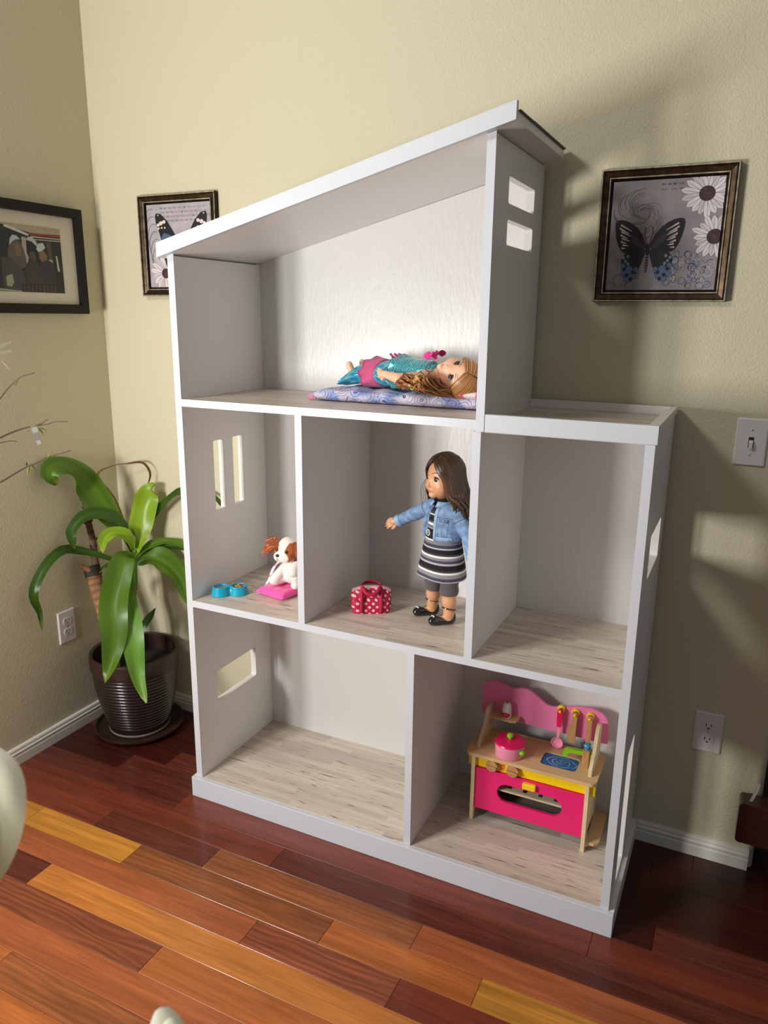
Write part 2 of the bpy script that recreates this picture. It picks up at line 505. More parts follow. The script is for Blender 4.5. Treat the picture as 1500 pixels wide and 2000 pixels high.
# ------------------------------------------------------------------ implicit surfaces
class Field:
    def __init__(s, lo, hi, h):
        s.lo = np.array(lo, float); s.h = h
        s.n = np.ceil((np.array(hi) - s.lo) / h).astype(int) + 1
        s.f = np.full(tuple(s.n), 0.3, np.float32)

    def _sub(s, lo, hi):
        a = np.clip(np.floor((np.array(lo) - s.lo) / s.h).astype(int), 0, s.n)
        b = np.clip(np.ceil((np.array(hi) - s.lo) / s.h).astype(int) + 1, 0, s.n)
        ax = [s.lo[i] + s.h * np.arange(a[i], b[i], dtype=np.float32) for i in range(3)]
        return tuple(slice(a[i], b[i]) for i in range(3)), np.meshgrid(*ax, indexing='ij')

    def comb(s, sl, d, k, sub=False):
        A = s.f[sl]
        d = d.astype(np.float32)
        if sub:
            hh = np.clip(0.5 - 0.5 * (A + d) / k, 0, 1)
            s.f[sl] = A * (1 - hh) + (-d) * hh + k * hh * (1 - hh)
        else:
            hh = np.clip(0.5 + 0.5 * (A - d) / k, 0, 1)
            s.f[sl] = A * (1 - hh) + d * hh - k * hh * (1 - hh)

    def cone(s, a, b, ra, rb, k=0.006, sub=False):
        a = np.array(a, float); b = np.array(b, float); R = max(ra, rb) + 2 * k + 3 * s.h
        sl, (X, Y, Z) = s._sub(np.minimum(a, b) - R, np.maximum(a, b) + R)
        if X.size == 0: return s
        ba = b - a; L2 = float(ba @ ba) + 1e-12
        t = np.clip(((X - a[0]) * ba[0] + (Y - a[1]) * ba[1] + (Z - a[2]) * ba[2]) / L2, 0, 1)
        d = np.sqrt((X - a[0] - t * ba[0]) ** 2 + (Y - a[1] - t * ba[1]) ** 2 + (Z - a[2] - t * ba[2]) ** 2) - (ra + (rb - ra) * t)
        s.comb(sl, d, k, sub); return s

    def ell(s, c, r, k=0.006, R=None, sub=False):
        c = np.array(c, float); r = np.array(r, float)
        rad = r.max() + 2 * k + 3 * s.h
        sl, (X, Y, Z) = s._sub(c - rad, c + rad)
        if X.size == 0: return s
        P = [X - c[0], Y - c[1], Z - c[2]]
        if R is not None:
            R = np.array(R)
            P = [R[0, i] * P[0] + R[1, i] * P[1] + R[2, i] * P[2] for i in range(3)]
        k0 = np.sqrt(sum((P[i] / r[i]) ** 2 for i in range(3)))
        k1 = np.sqrt(sum((P[i] / r[i] ** 2) ** 2 for i in range(3))) + 1e-9
        s.comb(sl, k0 * (k0 - 1) / k1, k, sub); return s

    def cut(s, nrm, d, k=0.001):
        """remove the half space  nrm.p > d"""
        sl, (X, Y, Z) = s._sub(s.lo, s.lo + s.h * (s.n - 1))
        s.f[sl] = np.maximum(s.f[sl], (X * nrm[0] + Y * nrm[1] + Z * nrm[2] - d)).astype(np.float32)
        return s

    def mesh(s):
        f = s.f; n = np.array(f.shape)
        ins = f < 0
        cc = np.zeros(n - 1, np.int8)
        for dx in (0, 1):
            for dy in (0, 1):
                for dz in (0, 1):
                    cc += ins[dx:n[0] - 1 + dx, dy:n[1] - 1 + dy, dz:n[2] - 1 + dz]
        act = (cc > 0) & (cc < 8)
        I = np.argwhere(act)
        idx = np.full(n - 1, -1, np.int64); idx[act] = np.arange(len(I))
        acc = np.zeros((len(I), 3)); cnt = np.zeros(len(I))
        for ax in range(3):
            o = [q for q in range(3) if q != ax]
            for u in (0, 1):
                for w in (0, 1):
                    d = [0, 0, 0]; d[o[0]] = u; d[o[1]] = w
                    A = I + np.array(d); B = A.copy(); B[:, ax] += 1
                    fa = f[A[:, 0], A[:, 1], A[:, 2]].astype(float); fb = f[B[:, 0], B[:, 1], B[:, 2]].astype(float)
                    x = (fa < 0) != (fb < 0)
                    t = fa[x] / (fa[x] - fb[x])
                    p = A[x].astype(float); p[:, ax] += t
                    acc[x] += p; cnt[x] += 1
        V = s.lo + s.h * acc / cnt[:, None]
        Fs = []
        for ax in range(3):
            sl0 = [slice(1, n[q] - 1) for q in range(3)]; sl0[ax] = slice(0, n[ax] - 1)
            sl1 = list(sl0); sl1[ax] = slice(1, n[ax])
            ch = ins[tuple(sl0)] != ins[tuple(sl1)]
            E = np.argwhere(ch)
            if len(E) == 0: continue
            off = np.array([1, 1, 1]); off[ax] = 0
            E = E + off
            o = [q for q in range(3) if q != ax]
            q4 = []
            for (u, w) in ((0, 0), (-1, 0), (-1, -1), (0, -1)):
                C = E.copy(); C[:, o[0]] += u; C[:, o[1]] += w
                q4.append(idx[C[:, 0], C[:, 1], C[:, 2]])
            q4 = np.stack(q4, 1)
            flip = ins[E[:, 0], E[:, 1], E[:, 2]]
            if ax == 1: flip = ~flip
            q4[flip] = q4[flip][:, ::-1]
            Fs.append(q4[:, ::-1])
        return V, np.concatenate(Fs)

    def build(s, name, mat_, parent=None, colfn=None, col=(1, 1, 1), smooth=2, post=None):
        V, F = s.mesh()
        # light laplacian smoothing
        E = np.concatenate([F[:, [0, 1]], F[:, [1, 2]], F[:, [2, 3]], F[:, [3, 0]]])
        for _ in range(smooth):
            S = np.zeros_like(V); c = np.zeros(len(V))
            np.add.at(S, E[:, 0], V[E[:, 1]]); np.add.at(c, E[:, 0], 1)
            V = V * 0.5 + 0.5 * S / np.maximum(c, 1)[:, None]
        C = np.tile(np.array(col, float), (len(V), 1)) if colfn is None else colfn(V)
        if post is not None: V = post(V)
        me = bpy.data.meshes.new(name)
        me.vertices.add(len(V)); me.vertices.foreach_set('co', V.astype(np.float32).ravel())
        me.loops.add(F.size); me.loops.foreach_set('vertex_index', F.astype(np.int32).ravel())
        me.polygons.add(len(F)); me.polygons.foreach_set('loop_start', np.arange(0, F.size, 4, dtype=np.int32))
        me.update(calc_edges=True)
        me.validate()
        at = me.color_attributes.new('Col', 'FLOAT_COLOR', 'POINT')
        c4 = np.ones((len(V), 4), np.float32); c4[:, :3] = C
        at.data.foreach_set('color', c4.ravel())
        me.materials.append(MT[mat_])
        me.shade_smooth()
        bm = bmesh.new(); bm.from_mesh(me)
        bmesh.ops.recalc_face_normals(bm, faces=bm.faces)
        bm.to_mesh(me); bm.free()
        o = bpy.data.objects.new(name, me); COL.objects.link(o)
        if parent is not None: o.parent = parent
        return o

# ================================================================== ROOM
XL, YB = -0.638, 0.398
ZC = 3.60
# back wall with a rounded outside corner at its right end
b = MB()
ol = [(XL - .11, YB), (1.523, YB)] + [(1.523 + .022 * math.sin(a), YB + .022 - .022 * math.cos(a)) for a in np.linspace(.15, math.pi / 2, 8)] + [(1.545, YB + .14), (XL - .11, YB + .14)]
b.prism(ol, 2, 0, ZC)
wall_back = struct(b.build('wall_back', 'wall', smooth=30))
b = MB(); b.box(XL - .11, XL, -1.38, YB, 0, ZC)
wall_left = struct(b.build('wall_left', 'wall', smooth=0))
# angled corner wall with the window that lights the room
CM = Matrix.Translation((XL, -1.38, 0)) @ Matrix.Rotation(-math.pi / 4, 4, 'Z')      # local x runs along the wall, local +y points into the room
b = MB(); b.prism([(0, 0), (1.9, 0), (1.9, ZC), (0, ZC)], 1, -.11, 0, holes=[[(.04, .85), (.63, .85), (.63, 1.41), (.04, 1.41)], [(.08, 2.58), (.58, 2.58), (.58, 3.02), (.08, 3.02)]])
wc = struct(b.build('wall_corner', 'wall', smooth=0)); wc.data.transform(CM)
b = MB(); b.box(XL - .11, 4.2, -4.2, 2.6, ZC, ZC + .1)
struct(b.build('ceiling', mat('ceiling_paint', srgb(225, 222, 214), .8), smooth=0))
# far wall of the room behind the sofa
b = MB(); b.box(1.2, 4.2, 2.5, 2.6, 0, ZC)
struct(b.build('wall_far', 'wall', smooth=0))
# its window
b = MB()
for x0, x1, z0, z1 in ((.04, .06, .85, 1.41), (.61, .63, .85, 1.41), (.06, .61, .85, .89), (.06, .61, 1.37, 1.41), (.285, .385, .89, 1.37), (.08, .10, 2.58, 3.02), (.56, .58, 2.58, 3.02), (.10, .56, 2.58, 2.60), (.10, .56, 3.0, 3.02)):
    b.box(x0, x1, -.09, -.045, z0, z1, .003)
w1 = struct(b.build('window_1', 'trim', smooth=0)); w1.data.transform(CM)
MT['glass'] = mat('window_glass', (1, 1, 1), 0.0, trans=1.0)
for x0, x1 in ((.06, .285), (.385, .61)):
    b = MB(); b.box(x0, x1, -.075, -.070, .89, 1.37)
    b.build('window_pane', 'glass', w1, smooth=0).data.transform(CM)


def base_profile(h=.0588, d=.013):
    return [(0, 0), (d, 0), (d, h * .50), (d * .86, h * .56), (d * .86, h * .60), (d * .98, h * .66), (d * .98, h * .72), (d * .62, h * .80), (d * .62, h * .84), (d * .75, h * .88), (d * .6, h * .97), (d * .3, h), (0, h)]


b = MB()
pr_ = base_profile()
b.loft([[(x, YB - d, z) for d, z in pr_] for x in (XL, 1.532)])
struct(b.build('baseboard_back', 'trim', smooth=25))
b = MB()
b.loft([[(XL + d, y, z) for d, z in pr_] for y in (-1.38, YB)])
struct(b.build('baseboard_left', 'trim', smooth=25))

# ---------------------------------------------------------------- floor of separate boards
b = MB(); b.box(XL - .11, 4.2, -4.2, 2.6, -.05, -.0118)
floor = struct(b.build('floor', 'subfloor', smooth=0))
PW = 0.0825
TONES = dict(dk_shade=srgb(66, 24, 18), rd=srgb(120, 54, 36), rb=srgb(146, 74, 44), br=srgb(152, 88, 50), ob=srgb(164, 90, 52), og=srgb(180, 102, 50), go=srgb(200, 124, 58), yg=srgb(196, 132, 52), st=srgb(148, 80, 52), md=srgb(102, 48, 36))
GRAIN = dict(st=.34, md=.20, br=.22, dk_shade=.10, rb=.12)
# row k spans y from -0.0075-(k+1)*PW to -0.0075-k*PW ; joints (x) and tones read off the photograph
ROWS = {  # tones of the rows beside and behind the house darkened to hold its shade
    -5: ([-.2, .6, 1.4], ['dk_shade', 'md', 'dk_shade', 'dk_shade']),
    -4: ([-.9, -.30, .5, 1.3, 1.9], ['dk_shade', 'dk_shade', 'dk_shade', 'dk_shade', 'dk_shade', 'dk_shade']),
    -3: ([-.45, .1, .9, 1.62], ['dk_shade', 'md', 'dk_shade', 'dk_shade', 'dk_shade', 'dk_shade']),
    -2: ([-.2, .4, 1.1, 1.75], ['dk_shade', 'dk_shade', 'md', 'dk_shade', 'dk_shade', 'md']),
    -1: ([-.33, .25, .8, 1.335, 1.9], ['md', 'dk_shade', 'md', 'md', 'dk_shade', 'md', 'md']),
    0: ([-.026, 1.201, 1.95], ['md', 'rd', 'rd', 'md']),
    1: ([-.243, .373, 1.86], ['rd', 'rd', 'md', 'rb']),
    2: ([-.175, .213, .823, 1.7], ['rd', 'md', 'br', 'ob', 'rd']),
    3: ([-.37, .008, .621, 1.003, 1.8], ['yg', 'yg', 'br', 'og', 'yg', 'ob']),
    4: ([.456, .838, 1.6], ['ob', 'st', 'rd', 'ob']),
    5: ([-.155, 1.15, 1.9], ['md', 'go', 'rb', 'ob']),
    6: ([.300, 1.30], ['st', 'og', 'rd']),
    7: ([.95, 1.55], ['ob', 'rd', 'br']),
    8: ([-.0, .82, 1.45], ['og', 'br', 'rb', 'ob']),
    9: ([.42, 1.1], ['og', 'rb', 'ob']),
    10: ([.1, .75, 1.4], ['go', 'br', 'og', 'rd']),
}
for k in range(-5, 25):
    y1 = -.0075 - k * PW; y0 = y1 - PW
    y1 = min(y1, YB - .001)
    if y1 - y0 < .01: continue
    if k in ROWS:
        js, ts = ROWS[k]
    else:
        js = []; x = XL + rnd.uniform(.2, .8)
        while x < 2.4:
            js.append(x); x += rnd.uniform(.45, 1.2)
        ts = [rnd.choice(['rd', 'rb', 'br', 'ob', 'og', 'md', 'go']) for _ in range(len(js) + 1)]
    xs = [XL + .001] + [j for j in js if j > XL + .05] + [2.6]
    ts = ts[-(len(xs) - 1):] if len(ts) >= len(xs) - 1 else ts + ['rd'] * (len(xs) - 1 - len(ts))
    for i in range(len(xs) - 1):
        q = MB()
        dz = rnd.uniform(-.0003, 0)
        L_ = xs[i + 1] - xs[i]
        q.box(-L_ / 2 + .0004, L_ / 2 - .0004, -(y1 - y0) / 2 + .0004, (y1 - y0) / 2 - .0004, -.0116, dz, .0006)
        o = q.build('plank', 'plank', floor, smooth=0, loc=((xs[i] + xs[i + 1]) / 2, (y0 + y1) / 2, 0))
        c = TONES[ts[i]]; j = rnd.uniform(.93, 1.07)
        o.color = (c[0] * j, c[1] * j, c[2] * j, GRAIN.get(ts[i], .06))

# ================================================================== DOLLHOUSE
W, T, DB, DS = 1.23, 0.0195, 0.3795, 0.3865
HP, Z2, Z1, ZF = .0644, .6403, 1.2145, 1.228
ZL, SL = 1.5787, .2563
zr = lambda x: ZL + SL * x
dh = thing('dollhouse', 'tall grey and white open-front dollhouse with a sloping roof, standing on the wood floor', 'dollhouse')


def part(name, m_, f, parent=dh, smooth=0):
    q = MB(); f(q); return q.build(name, m_, parent, smooth=smooth)


# side panels (outline in y,z)
sp = part('side_panel', 'board', lambda q: q.prism([(0, 0), (DS, 0), (DS, ZL), (0, ZL)], 0, 0, T, holes=[
    rrect(.123, .172, .877, 1.084, .006), rrect(.214, .266, .877, 1.084, .006), rrect(.090, .293, .276, .377, .007)]))
part('side_panel', 'board', lambda q: q.prism([(0, HP * .2), (DS, HP * .2), (DS, ZF - .004), (0, ZF - .004)], 0, W - T, W, holes=[
    rrect(.098, .300, .868, .970, .007), rrect(.087, .200, .072, .434, .004)]))
XM = .8445
part('side_panel', 'board', lambda q: q.prism([(-.003, 1.189), (DS, 1.189), (DS, zr(XM) + .001), (-.003, zr(XM) + .001)], 0, XM + .004, XM + T + .004, holes=[
    rrect(.097, .307, 1.676, 1.731, .006), rrect(.097, .305, 1.590, 1.643, .006)]))
part('divider', 'board', lambda q: q.box(XM - .003, XM + T - .003, 0, DB, Z2, 1.1888, .0006))
part('divider', 'board', lambda q: q.box(.3745, .3940, 0, DB, Z2, Z1 - T, .0006))
part('divider', 'board', lambda q: q.box(.6925, .7120, 0, DB, HP, Z2 - T, .0006))
# backs
part('back_panel', 'backing', lambda q: q.prism([(T, Z1), (XM + .004, Z1), (XM + .004, zr(XM)), (T, zr(T))], 1, DB, DB + .004))
part('back_panel', 'backing', lambda q: q.box(T, W - T, DB, DB + .004, HP, Z1 - .0005))


# shelves: white painted board with a wood-print top sheet
def shelf(name, x0, x1, z, y1=DB):
    o = part(name, 'board', lambda q: q.box(x0, x1, 0, y1, z - T, z - .0008, .0005))
    part('wood_print_sheet', 'vinyl', lambda q: q.box(x0, x1, .0012, y1, z - .0008, z), o)
    return o


shelf('shelf', T, XM + .004, Z1)
shelf('shelf', T, W - T, Z2)
shelf('floor_board', T, W - T, HP)
shelf('top_board', XM + T + .004, W - T, 1.207)
# rim round the low right-hand top
part('rim_board', 'edge', lambda q: q.box(XM + T + .0045, W + .004, -.004, .012, 1.189, ZF, .0006))
part('rim_board', 'board', lambda q: q.box(W - .012, W + .004, .012, DS, ZF - .016, ZF, .0006))
part('rim_board', 'board', lambda q: q.box(XM + T + .0045, W - .012, DS - .014, DS, 1.2072, ZF, .0006))
# cool white edge strips on the front of every panel
def strip(pts):
    part('edge_strip', 'edge', lambda q: q.prism(pts, 1, -.0022, -.0001))


bx = lambda x0, x1, z0, z1: strip([(x0, z0), (x1, z0), (x1, z1), (x0, z1)])
strip([(-.001, HP + .0005), (T, HP + .0005), (T, zr(T)), (-.001, zr(0))])
bx(W - T, W, HP + .0005, 1.1885)
bx(XM - .003, XM + T - .003, Z2 + .0002, 1.1886)
bx(.3745, .3940, Z2 + .0002, Z1 - T); bx(.6925, .7120, HP + .0005, Z2 - T)
bx(T, XM + .004, Z1 - T, Z1); bx(T, W - T, Z2 - T, Z2)
part('edge_strip', 'edge', lambda q: q.prism([(XM + .004, 1.1892), (XM + T + .004, 1.1892), (XM + T + .004, zr(XM + T)), (XM + .004, zr(XM))], 1, -.0052, -.0031))
# plinth
TP = .0134
part('plinth_board', 'edge', lambda q: q.box(-TP, W + TP, -TP, -.0001, 0, HP, .0008))
part('plinth_board', 'board', lambda q: q.box(W, W + TP, 0, .383, 0, HP, .0008))
part('plinth_board', 'board', lambda q: q.box(-TP, 0, 0, .383, 0, HP, .0008))
# roof
RX0, RX1 = -.0165, .9125
part('roof_board', 'board', lambda q: q.prism([(RX0, zr(RX0)), (RX1, zr(RX1)), (RX1, zr(RX1) + .017), (RX0, zr(RX0) + .017)], 1, -.010, DS))
part('fascia', 'edge', lambda q: q.prism([(RX0, zr(RX0)), (RX1, zr(RX1)), (RX1, zr(RX1) + .0352), (RX0, zr(RX0) + .0352)], 1, -.0243, -.0102))
for r in range(9):
    for c in range(4):
        x0 = RX1 - .0015 - rnd.uniform(0, .003) - (r + 1) * .1045; x1 = x0 + .112
        x0 = max(x0, RX0)
        y0 = -.0095 + c * .099; y1 = y0 + .0975
        dz = .0172 + rnd.uniform(0, .0014)
        part('roof_shingle', 'shingle', lambda q: q.prism([(x0, zr(x0) + dz + .0014), (x1, zr(x1) + dz - .0001), (x1, zr(x1) + dz + .0022), (x0, zr(x0) + dz + .0032)], 1, y0 + rnd.uniform(0, .002), y1))


# ================================================================== PICTURES
class Flat:
    """flat print: coloured polygons in a unit square, laid in thin layers"""
    def __init__(s, P):
        s.P = P; s.b = MB(); s.k = 0

    def poly(s, pts, col):
        s.k += 1
        pts = [(min(max(u, 0), 1), min(max(v, 0), 1)) for u, v in pts]
        tr = tessellate_polygon([[Vector((u, v, 0)) for u, v in pts]])
        s.b.add([s.P(u, v, s.k * 4e-6) for u, v in pts], [tuple(t) for t in tr], col)

    def line(s, pts, w, col):
        pts = [Vector((u, v)) for u, v in pts]
        L_ = []; R_ = []
        for i, p in enumerate(pts):
            t = (pts[min(i + 1, len(pts) - 1)] - pts[max(i - 1, 0)])
            if t.length < 1e-9: continue
            t.normalize(); n = Vector((-t.y, t.x)) * w / 2
            L_.append(p + n); R_.append(p - n)
        s.k += 1
        V = [s.P(min(max(q.x, 0), 1), min(max(q.y, 0), 1), s.k * 4e-6) for q in L_ + R_]
        n = len(L_)
        s.b.add(V, [(i, i + 1, n + i + 1, n + i) for i in range(n - 1)], col)

    def ellipse(s, cx, cy, rx, ry, col, rot=0, n=20):
        c, q = math.cos(rot), math.sin(rot)
        s.poly([(cx + c * rx * math.cos(a) - q * ry * math.sin(a), cy + q * rx * math.cos(a) + c * ry * math.sin(a)) for a in np.linspace(0, 2 * math.pi, n, endpoint=False)], col)

    def arc(s, cx, cy, r, a0, a1, w, col, ry=None):
        s.line([(cx + r * math.cos(a), cy + (ry or r) * math.sin(a)) for a in np.linspace(a0, a1, 12)], w, col)

    def daisy(s, cx, cy, R, rc, n=17, a_off=0.0):
        for k in range(n):
            a = a_off + 2 * math.pi * k / n
            rr = R * rnd.uniform(.82, 1.08); w = R * .135
            d = (math.cos(a), math.sin(a)); p = (-d[1], d[0])
            f = lambda t, q: (cx + d[0] * rr * t + p[0] * w * q, cy + d[1] * rr * t + p[1] * w * q)
            s.poly([f(.18, -.5), f(.5, -.95), f(.85, -.9), f(1, -.15), f(.97, .35), f(.82, .9), f(.5, .95), f(.18, .5)], srgb(214, 205, 205) if k % 3 else srgb(196, 186, 190))
            s.line([f(.2, .1), f(.9, .1)], .004, srgb(130, 118, 126))
            s.line([f(.2, -.5), f(.5, -.97), f(.85, -.92), f(.98, -.2)], .003, srgb(110, 98, 106))
        s.ellipse(cx, cy, rc * 1.05, rc, srgb(62, 38, 46))
        for _ in range(14):
            a = rnd.uniform(0, 6.28); q = rc * rnd.uniform(0, .85)
            s.ellipse(cx + q * math.cos(a), cy + q * math.sin(a), .006, .006, srgb(92, 60, 68), n=6)


def frame(name, label, cx, cz, w, h, prof, m_, P):
    """prof = (inset, depth, colour) from outer back edge to inner edge"""
    t = thing(name, label, 'picture', P(cx, cz, 0))
    q = MB()
    rings = []; cols = []
    for ins, dep, col in prof:
        x0, x1, z0, z1 = -w / 2 + ins, w / 2 - ins, -h / 2 + ins, h / 2 - ins
        rings.append([(x0, z0, dep), (x1, z0, dep), (x1, z1, dep), (x0, z1, dep)])
        cols.append(col)
    base = Vector(P(cx, cz, 0))
    V = []; C = []; F = []
    for r, c in zip(rings, cols):
        for (x, z, d) in r:
            V.append(Vector(P(cx + x, cz + z, d)) - base); C.append(c)
    for k in range(len(rings) - 1):
        for i in range(4):
            j = (i + 1) % 4
            F.append((k * 4 + i, k * 4 + j, (k + 1) * 4 + j, (k + 1) * 4 + i))
    q.add(V, F, cols=C)
    q.build('frame', m_, t, smooth=0)
    return t, base


bz, dkb, lt = srgb(74, 55, 38), srgb(30, 22, 17), srgb(222, 208, 178)
bprof = [(0, 0, dkb), (0, .017, dkb), (.0015, .0185, lt), (.003, .0185, lt), (.0045, .016, dkb), (.006, .016, dkb), (.008, .0145, bz), (.017, .011, bz), (.0175, .011, dkb), (.0185, .0125, dkb), (.0195, .0135, lt), (.0208, .0135, lt), (.0225, .011, dkb), (.0275, .006, dkb)]
PB = lambda x, z, d: (x, YB - d, z)


def bfly_base(name, label, cx, cz, s_, lit_tone):
    t, base = frame(name, label, cx, cz, s_, s_, bprof, 'gold_frame', PB)
    inn = s_ - .055
    F_ = Flat(lambda u, v, e: Vector(PB(cx - inn / 2 + u * inn, cz - inn / 2 + v * inn, .0055 + e)) - base)
    q = MB(); q.box(-s_ / 2 + .02, s_ / 2 - .02, -.0055, -.001, -s_ / 2 + .02, s_ / 2 - .02, col=srgb(150, 140, 142))
    q.build('backing_board', 'printed', t, smooth=0)
    for i in range(14):
        for j in range(14):
            c = lit_tone + rnd.uniform(-3, 3)  # wall light and half shadow on each picture put into its ground colour
            F_.poly([(i / 14, j / 14), ((i + 1) / 14, j / 14), ((i + 1) / 14, (j + 1) / 14), (i / 14, (j + 1) / 14)], srgb(c + 6, c - 2, c + 2))
    return t, F_


ln = srgb(96, 84, 92)
t, F_ = bfly_base('butterfly_picture', 'bronze framed square print of a dark butterfly and white daisies, right of the dollhouse', 1.161, 1.6275, .303, 134)
# sketched rose, script, scrolls
for k in range(48):
    a = rnd.uniform(0, 6.28); r = rnd.uniform(.02, .24)
    F_.arc(.30 + .12 * math.cos(a) * r * 5, .70 + .10 * math.sin(a) * r * 5, .04 + r * .45, a, a + rnd.uniform(1.2, 2.6), .0045, srgb(112, 100, 108), .03 + r * .36)
for row in range(2):
    x = .44
    while x < .74:
        w_ = rnd.uniform(.03, .07)
        F_.line([(x + w_ * i / 8, .955 - .045 * row + .012 * math.sin(i * 2.1 + row)) for i in range(9)], .004, srgb(100, 88, 96)); x += w_ + .015
for k in range(64):
    cx, cy = rnd.uniform(.55, .97), rnd.uniform(.02, .34)
    F_.arc(cx, cy, rnd.uniform(.012, .04), rnd.uniform(0, 6), rnd.uniform(7, 10), .006, srgb(92, 100, 128) if k % 3 else srgb(180, 174, 180))
for k in range(12):
    cx, cy = rnd.uniform(.02, .3), rnd.uniform(.02, .32)
    F_.arc(cx, cy, rnd.uniform(.02, .06), rnd.uniform(0, 6), rnd.uniform(7, 10), .005, srgb(120, 96, 104))
F_.daisy(.85, .855, .225, .068)
F_.daisy(.955, .475, .205, .068, a_off=.2)
bk, b2, wl, bl = srgb(22, 20, 26), srgb(52, 46, 52), srgb(196, 180, 180), srgb(86, 104, 140)
for s_ in (-1, 1):
    X = lambda u: .365 + s_ * u
    F_.poly([(X(.005), .40), (X(.06), .515), (X(.11), .575), (X(.16), .613), (X(.215), .64), (X(.27), .652), (X(.305), .645), (X(.318), .62), (X(.315), .56), (X(.300), .49), (X(.275), .42), (X(.245), .37), (X(.215), .35), (X(.15), .35), (X(.06), .365)], bk)
    for k in range(8):
        f = k / 7
        x0, y0 = .155 + .03 * f + .02 * (k % 2), .545 - .155 * f; x1, y1 = .275 - .035 * f - .012 * ((k + 1) % 2), .605 - .215 * f
        F_.poly([(X(x0), y0 + .002), (X(x1), y1 + .010), (X(x1 + .006), y1), (X(x1), y1 - .009), (X(x0), y0 - .003)], wl)
    F_.poly([(X(.03), .39), (X(.10), .49), (X(.17), .52), (X(.14), .44), (X(.07), .385)], b2)
    F_.poly([(X(.01), .375), (X(.10), .365), (X(.20), .345), (X(.235), .29), (X(.23), .21), (X(.215), .14), (X(.17), .08), (X(.13), .085), (X(.085), .15), (X(.045), .26)], bk)
    for (u, v, r) in ((.20, .165, .035), (.165, .105, .032), (.12, .135, .034), (.155, .19, .036), (.215, .225, .024), (.09, .19, .024)):
        F_.ellipse(X(u), v, r, r * 1.1, bl, n=10)
    for (u, v) in ((.175, .14), (.135, .105), (.20, .195), (.115, .165)):
        F_.ellipse(X(u), v, .017, .020, bk, n=9)
    for (u, v) in ((.215, .30), (.195, .27), (.175, .315), (.17, .245)):
        F_.ellipse(X(u), v, .014, .016, srgb(120, 130, 150), n=8)
    F_.line([(X(.005), .42), (X(.04), .52), (X(.03), .58)], .005, bk)
F_.ellipse(.365, .37, .018, .055, srgb(14, 12, 16)); F_.ellipse(.365, .26, .012, .10, srgb(30, 26, 30))
for k in range(6):
    F_.line([(.355, .19 + .025 * k), (.375, .19 + .025 * k)], .006, srgb(150, 140, 130))
F_.b.build('butterfly_print', 'printed', t, smooth=0)

t, F_ = bfly_base('butterfly_picture', 'bronze framed butterfly print half hidden behind the dollhouse roof, near the room corner', -.290, 1.644, .306, 164)
for k in range(6):
    F_.arc(.06 + .02 * k, .78 - .09 * k, .10, 1.2, 4.0, .006, ln, .17)
for row in range(4):
    x = .22
    while x < .95:
        w_ = rnd.uniform(.03, .08)
        F_.line([(x + w_ * i / 8, .95 - .05 * row + .014 * math.sin(i * 2.3 + row)) for i in range(9)], .004, srgb(116, 106, 112)); x += w_ + .02
F_.daisy(.26, .17, .24, .062)
F_.daisy(.88, .15, .18, .05)
for s_ in (-1, 1):
    X = lambda u: .545 + s_ * u
    F_.poly([(X(.02), .52), (X(.12), .66), (X(.22), .80), (X(.32), .885), (X(.39), .895), (X(.41), .86), (X(.40), .77), (X(.36), .68), (X(.33), .58), (X(.24), .49), (X(.08), .48)], bk)
    for (u, v, r) in ((.365, .755, .024), (.32, .775, .03), (.27, .79, .026), (.36, .715, .016), (.31, .72, .014), (.26, .72, .013), (.36, .87, .010)):
        F_.ellipse(X(u), v, r, r * .85, srgb(216, 200, 196), n=9)
    F_.poly([(X(.08), .52), (X(.18), .63), (X(.28), .66), (X(.33), .60), (X(.25), .52)], srgb(72, 92, 124))
    F_.poly([(X(.02), .5), (X(.24), .49), (X(.30), .38), (X(.26), .25), (X(.16), .2), (X(.06), .32)], bk)
    F_.ellipse(X(.17), .35, .07, .08, srgb(72, 92, 124), n=12)
F_.ellipse(.545, .45, .02, .16, bk)
F_.b.build('butterfly_print', 'printed', t, smooth=0)

# black framed snapshot on the left wall
PLW = lambda y, z, d: (XL + d, y, z)
kb = (0.006, 0.0055, 0.0055)
t, base = frame('photo_frame', 'black framed photograph of three people with a wide cream mat, on the left wall', .0995, 1.5935, .430, .323,
                [(0, 0, kb), (0, .022, kb), (.0015, .0235, kb), (.026, .0235, kb), (.0285, .021, kb), (.0295, .010, kb)], 'black_frame', PLW)
q = MB(); q.add([Vector(PLW(.0995 + y, 1.5935 + z, .0095)) - base for y, z in ((-.19, -.135), (.19, -.135), (.19, .135), (-.19, .135))], [(0, 1, 2, 3)])
q.build('mat_board', 'mat_board', t, smooth=0)
py0, py1, pz0, pz1 = -.031, .230, 1.495, 1.689
F_ = Flat(lambda u, v, e: Vector(PLW(py0 + u * (py1 - py0), pz0 + v * (pz1 - pz0), .0100 + e)) - base)
# u measured on the visible right end of the snapshot
U = lambda x: .225 + .775 * x
sh = lambda pts, c: F_.poly([(U(x), 1 - y) for x, y in pts], c)
F_.poly([(0, 0), (1, 0), (1, 1), (0, 1)], srgb(40, 42, 40))
sh([(-.3, 0), (1, 0), (1, .10), (.45, .11), (0, .03)], srgb(176, 162, 138))
sh([(0, .03), (.15, .05), (.42, .13), (.40, .16), (0, .06)], srgb(205, 205, 200))
sh([(.42, .12), (1, .09), (1, .13), (.42, .145)], srgb(150, 60, 50))
sh([(.45, .155), (1, .15), (1, .165), (.45, .175)], srgb(190, 180, 165))
sh([(.5, .195), (1, .18), (1, .20), (.5, .21)], srgb(170, 165, 150))
sh([(.72, .2), (.80, .2), (.86, 1), (.80, 1)], srgb(84, 74, 58))
sh([(.88, .42), (.91, .42), (.94, .66), (.90, .66)], srgb(190, 185, 175))
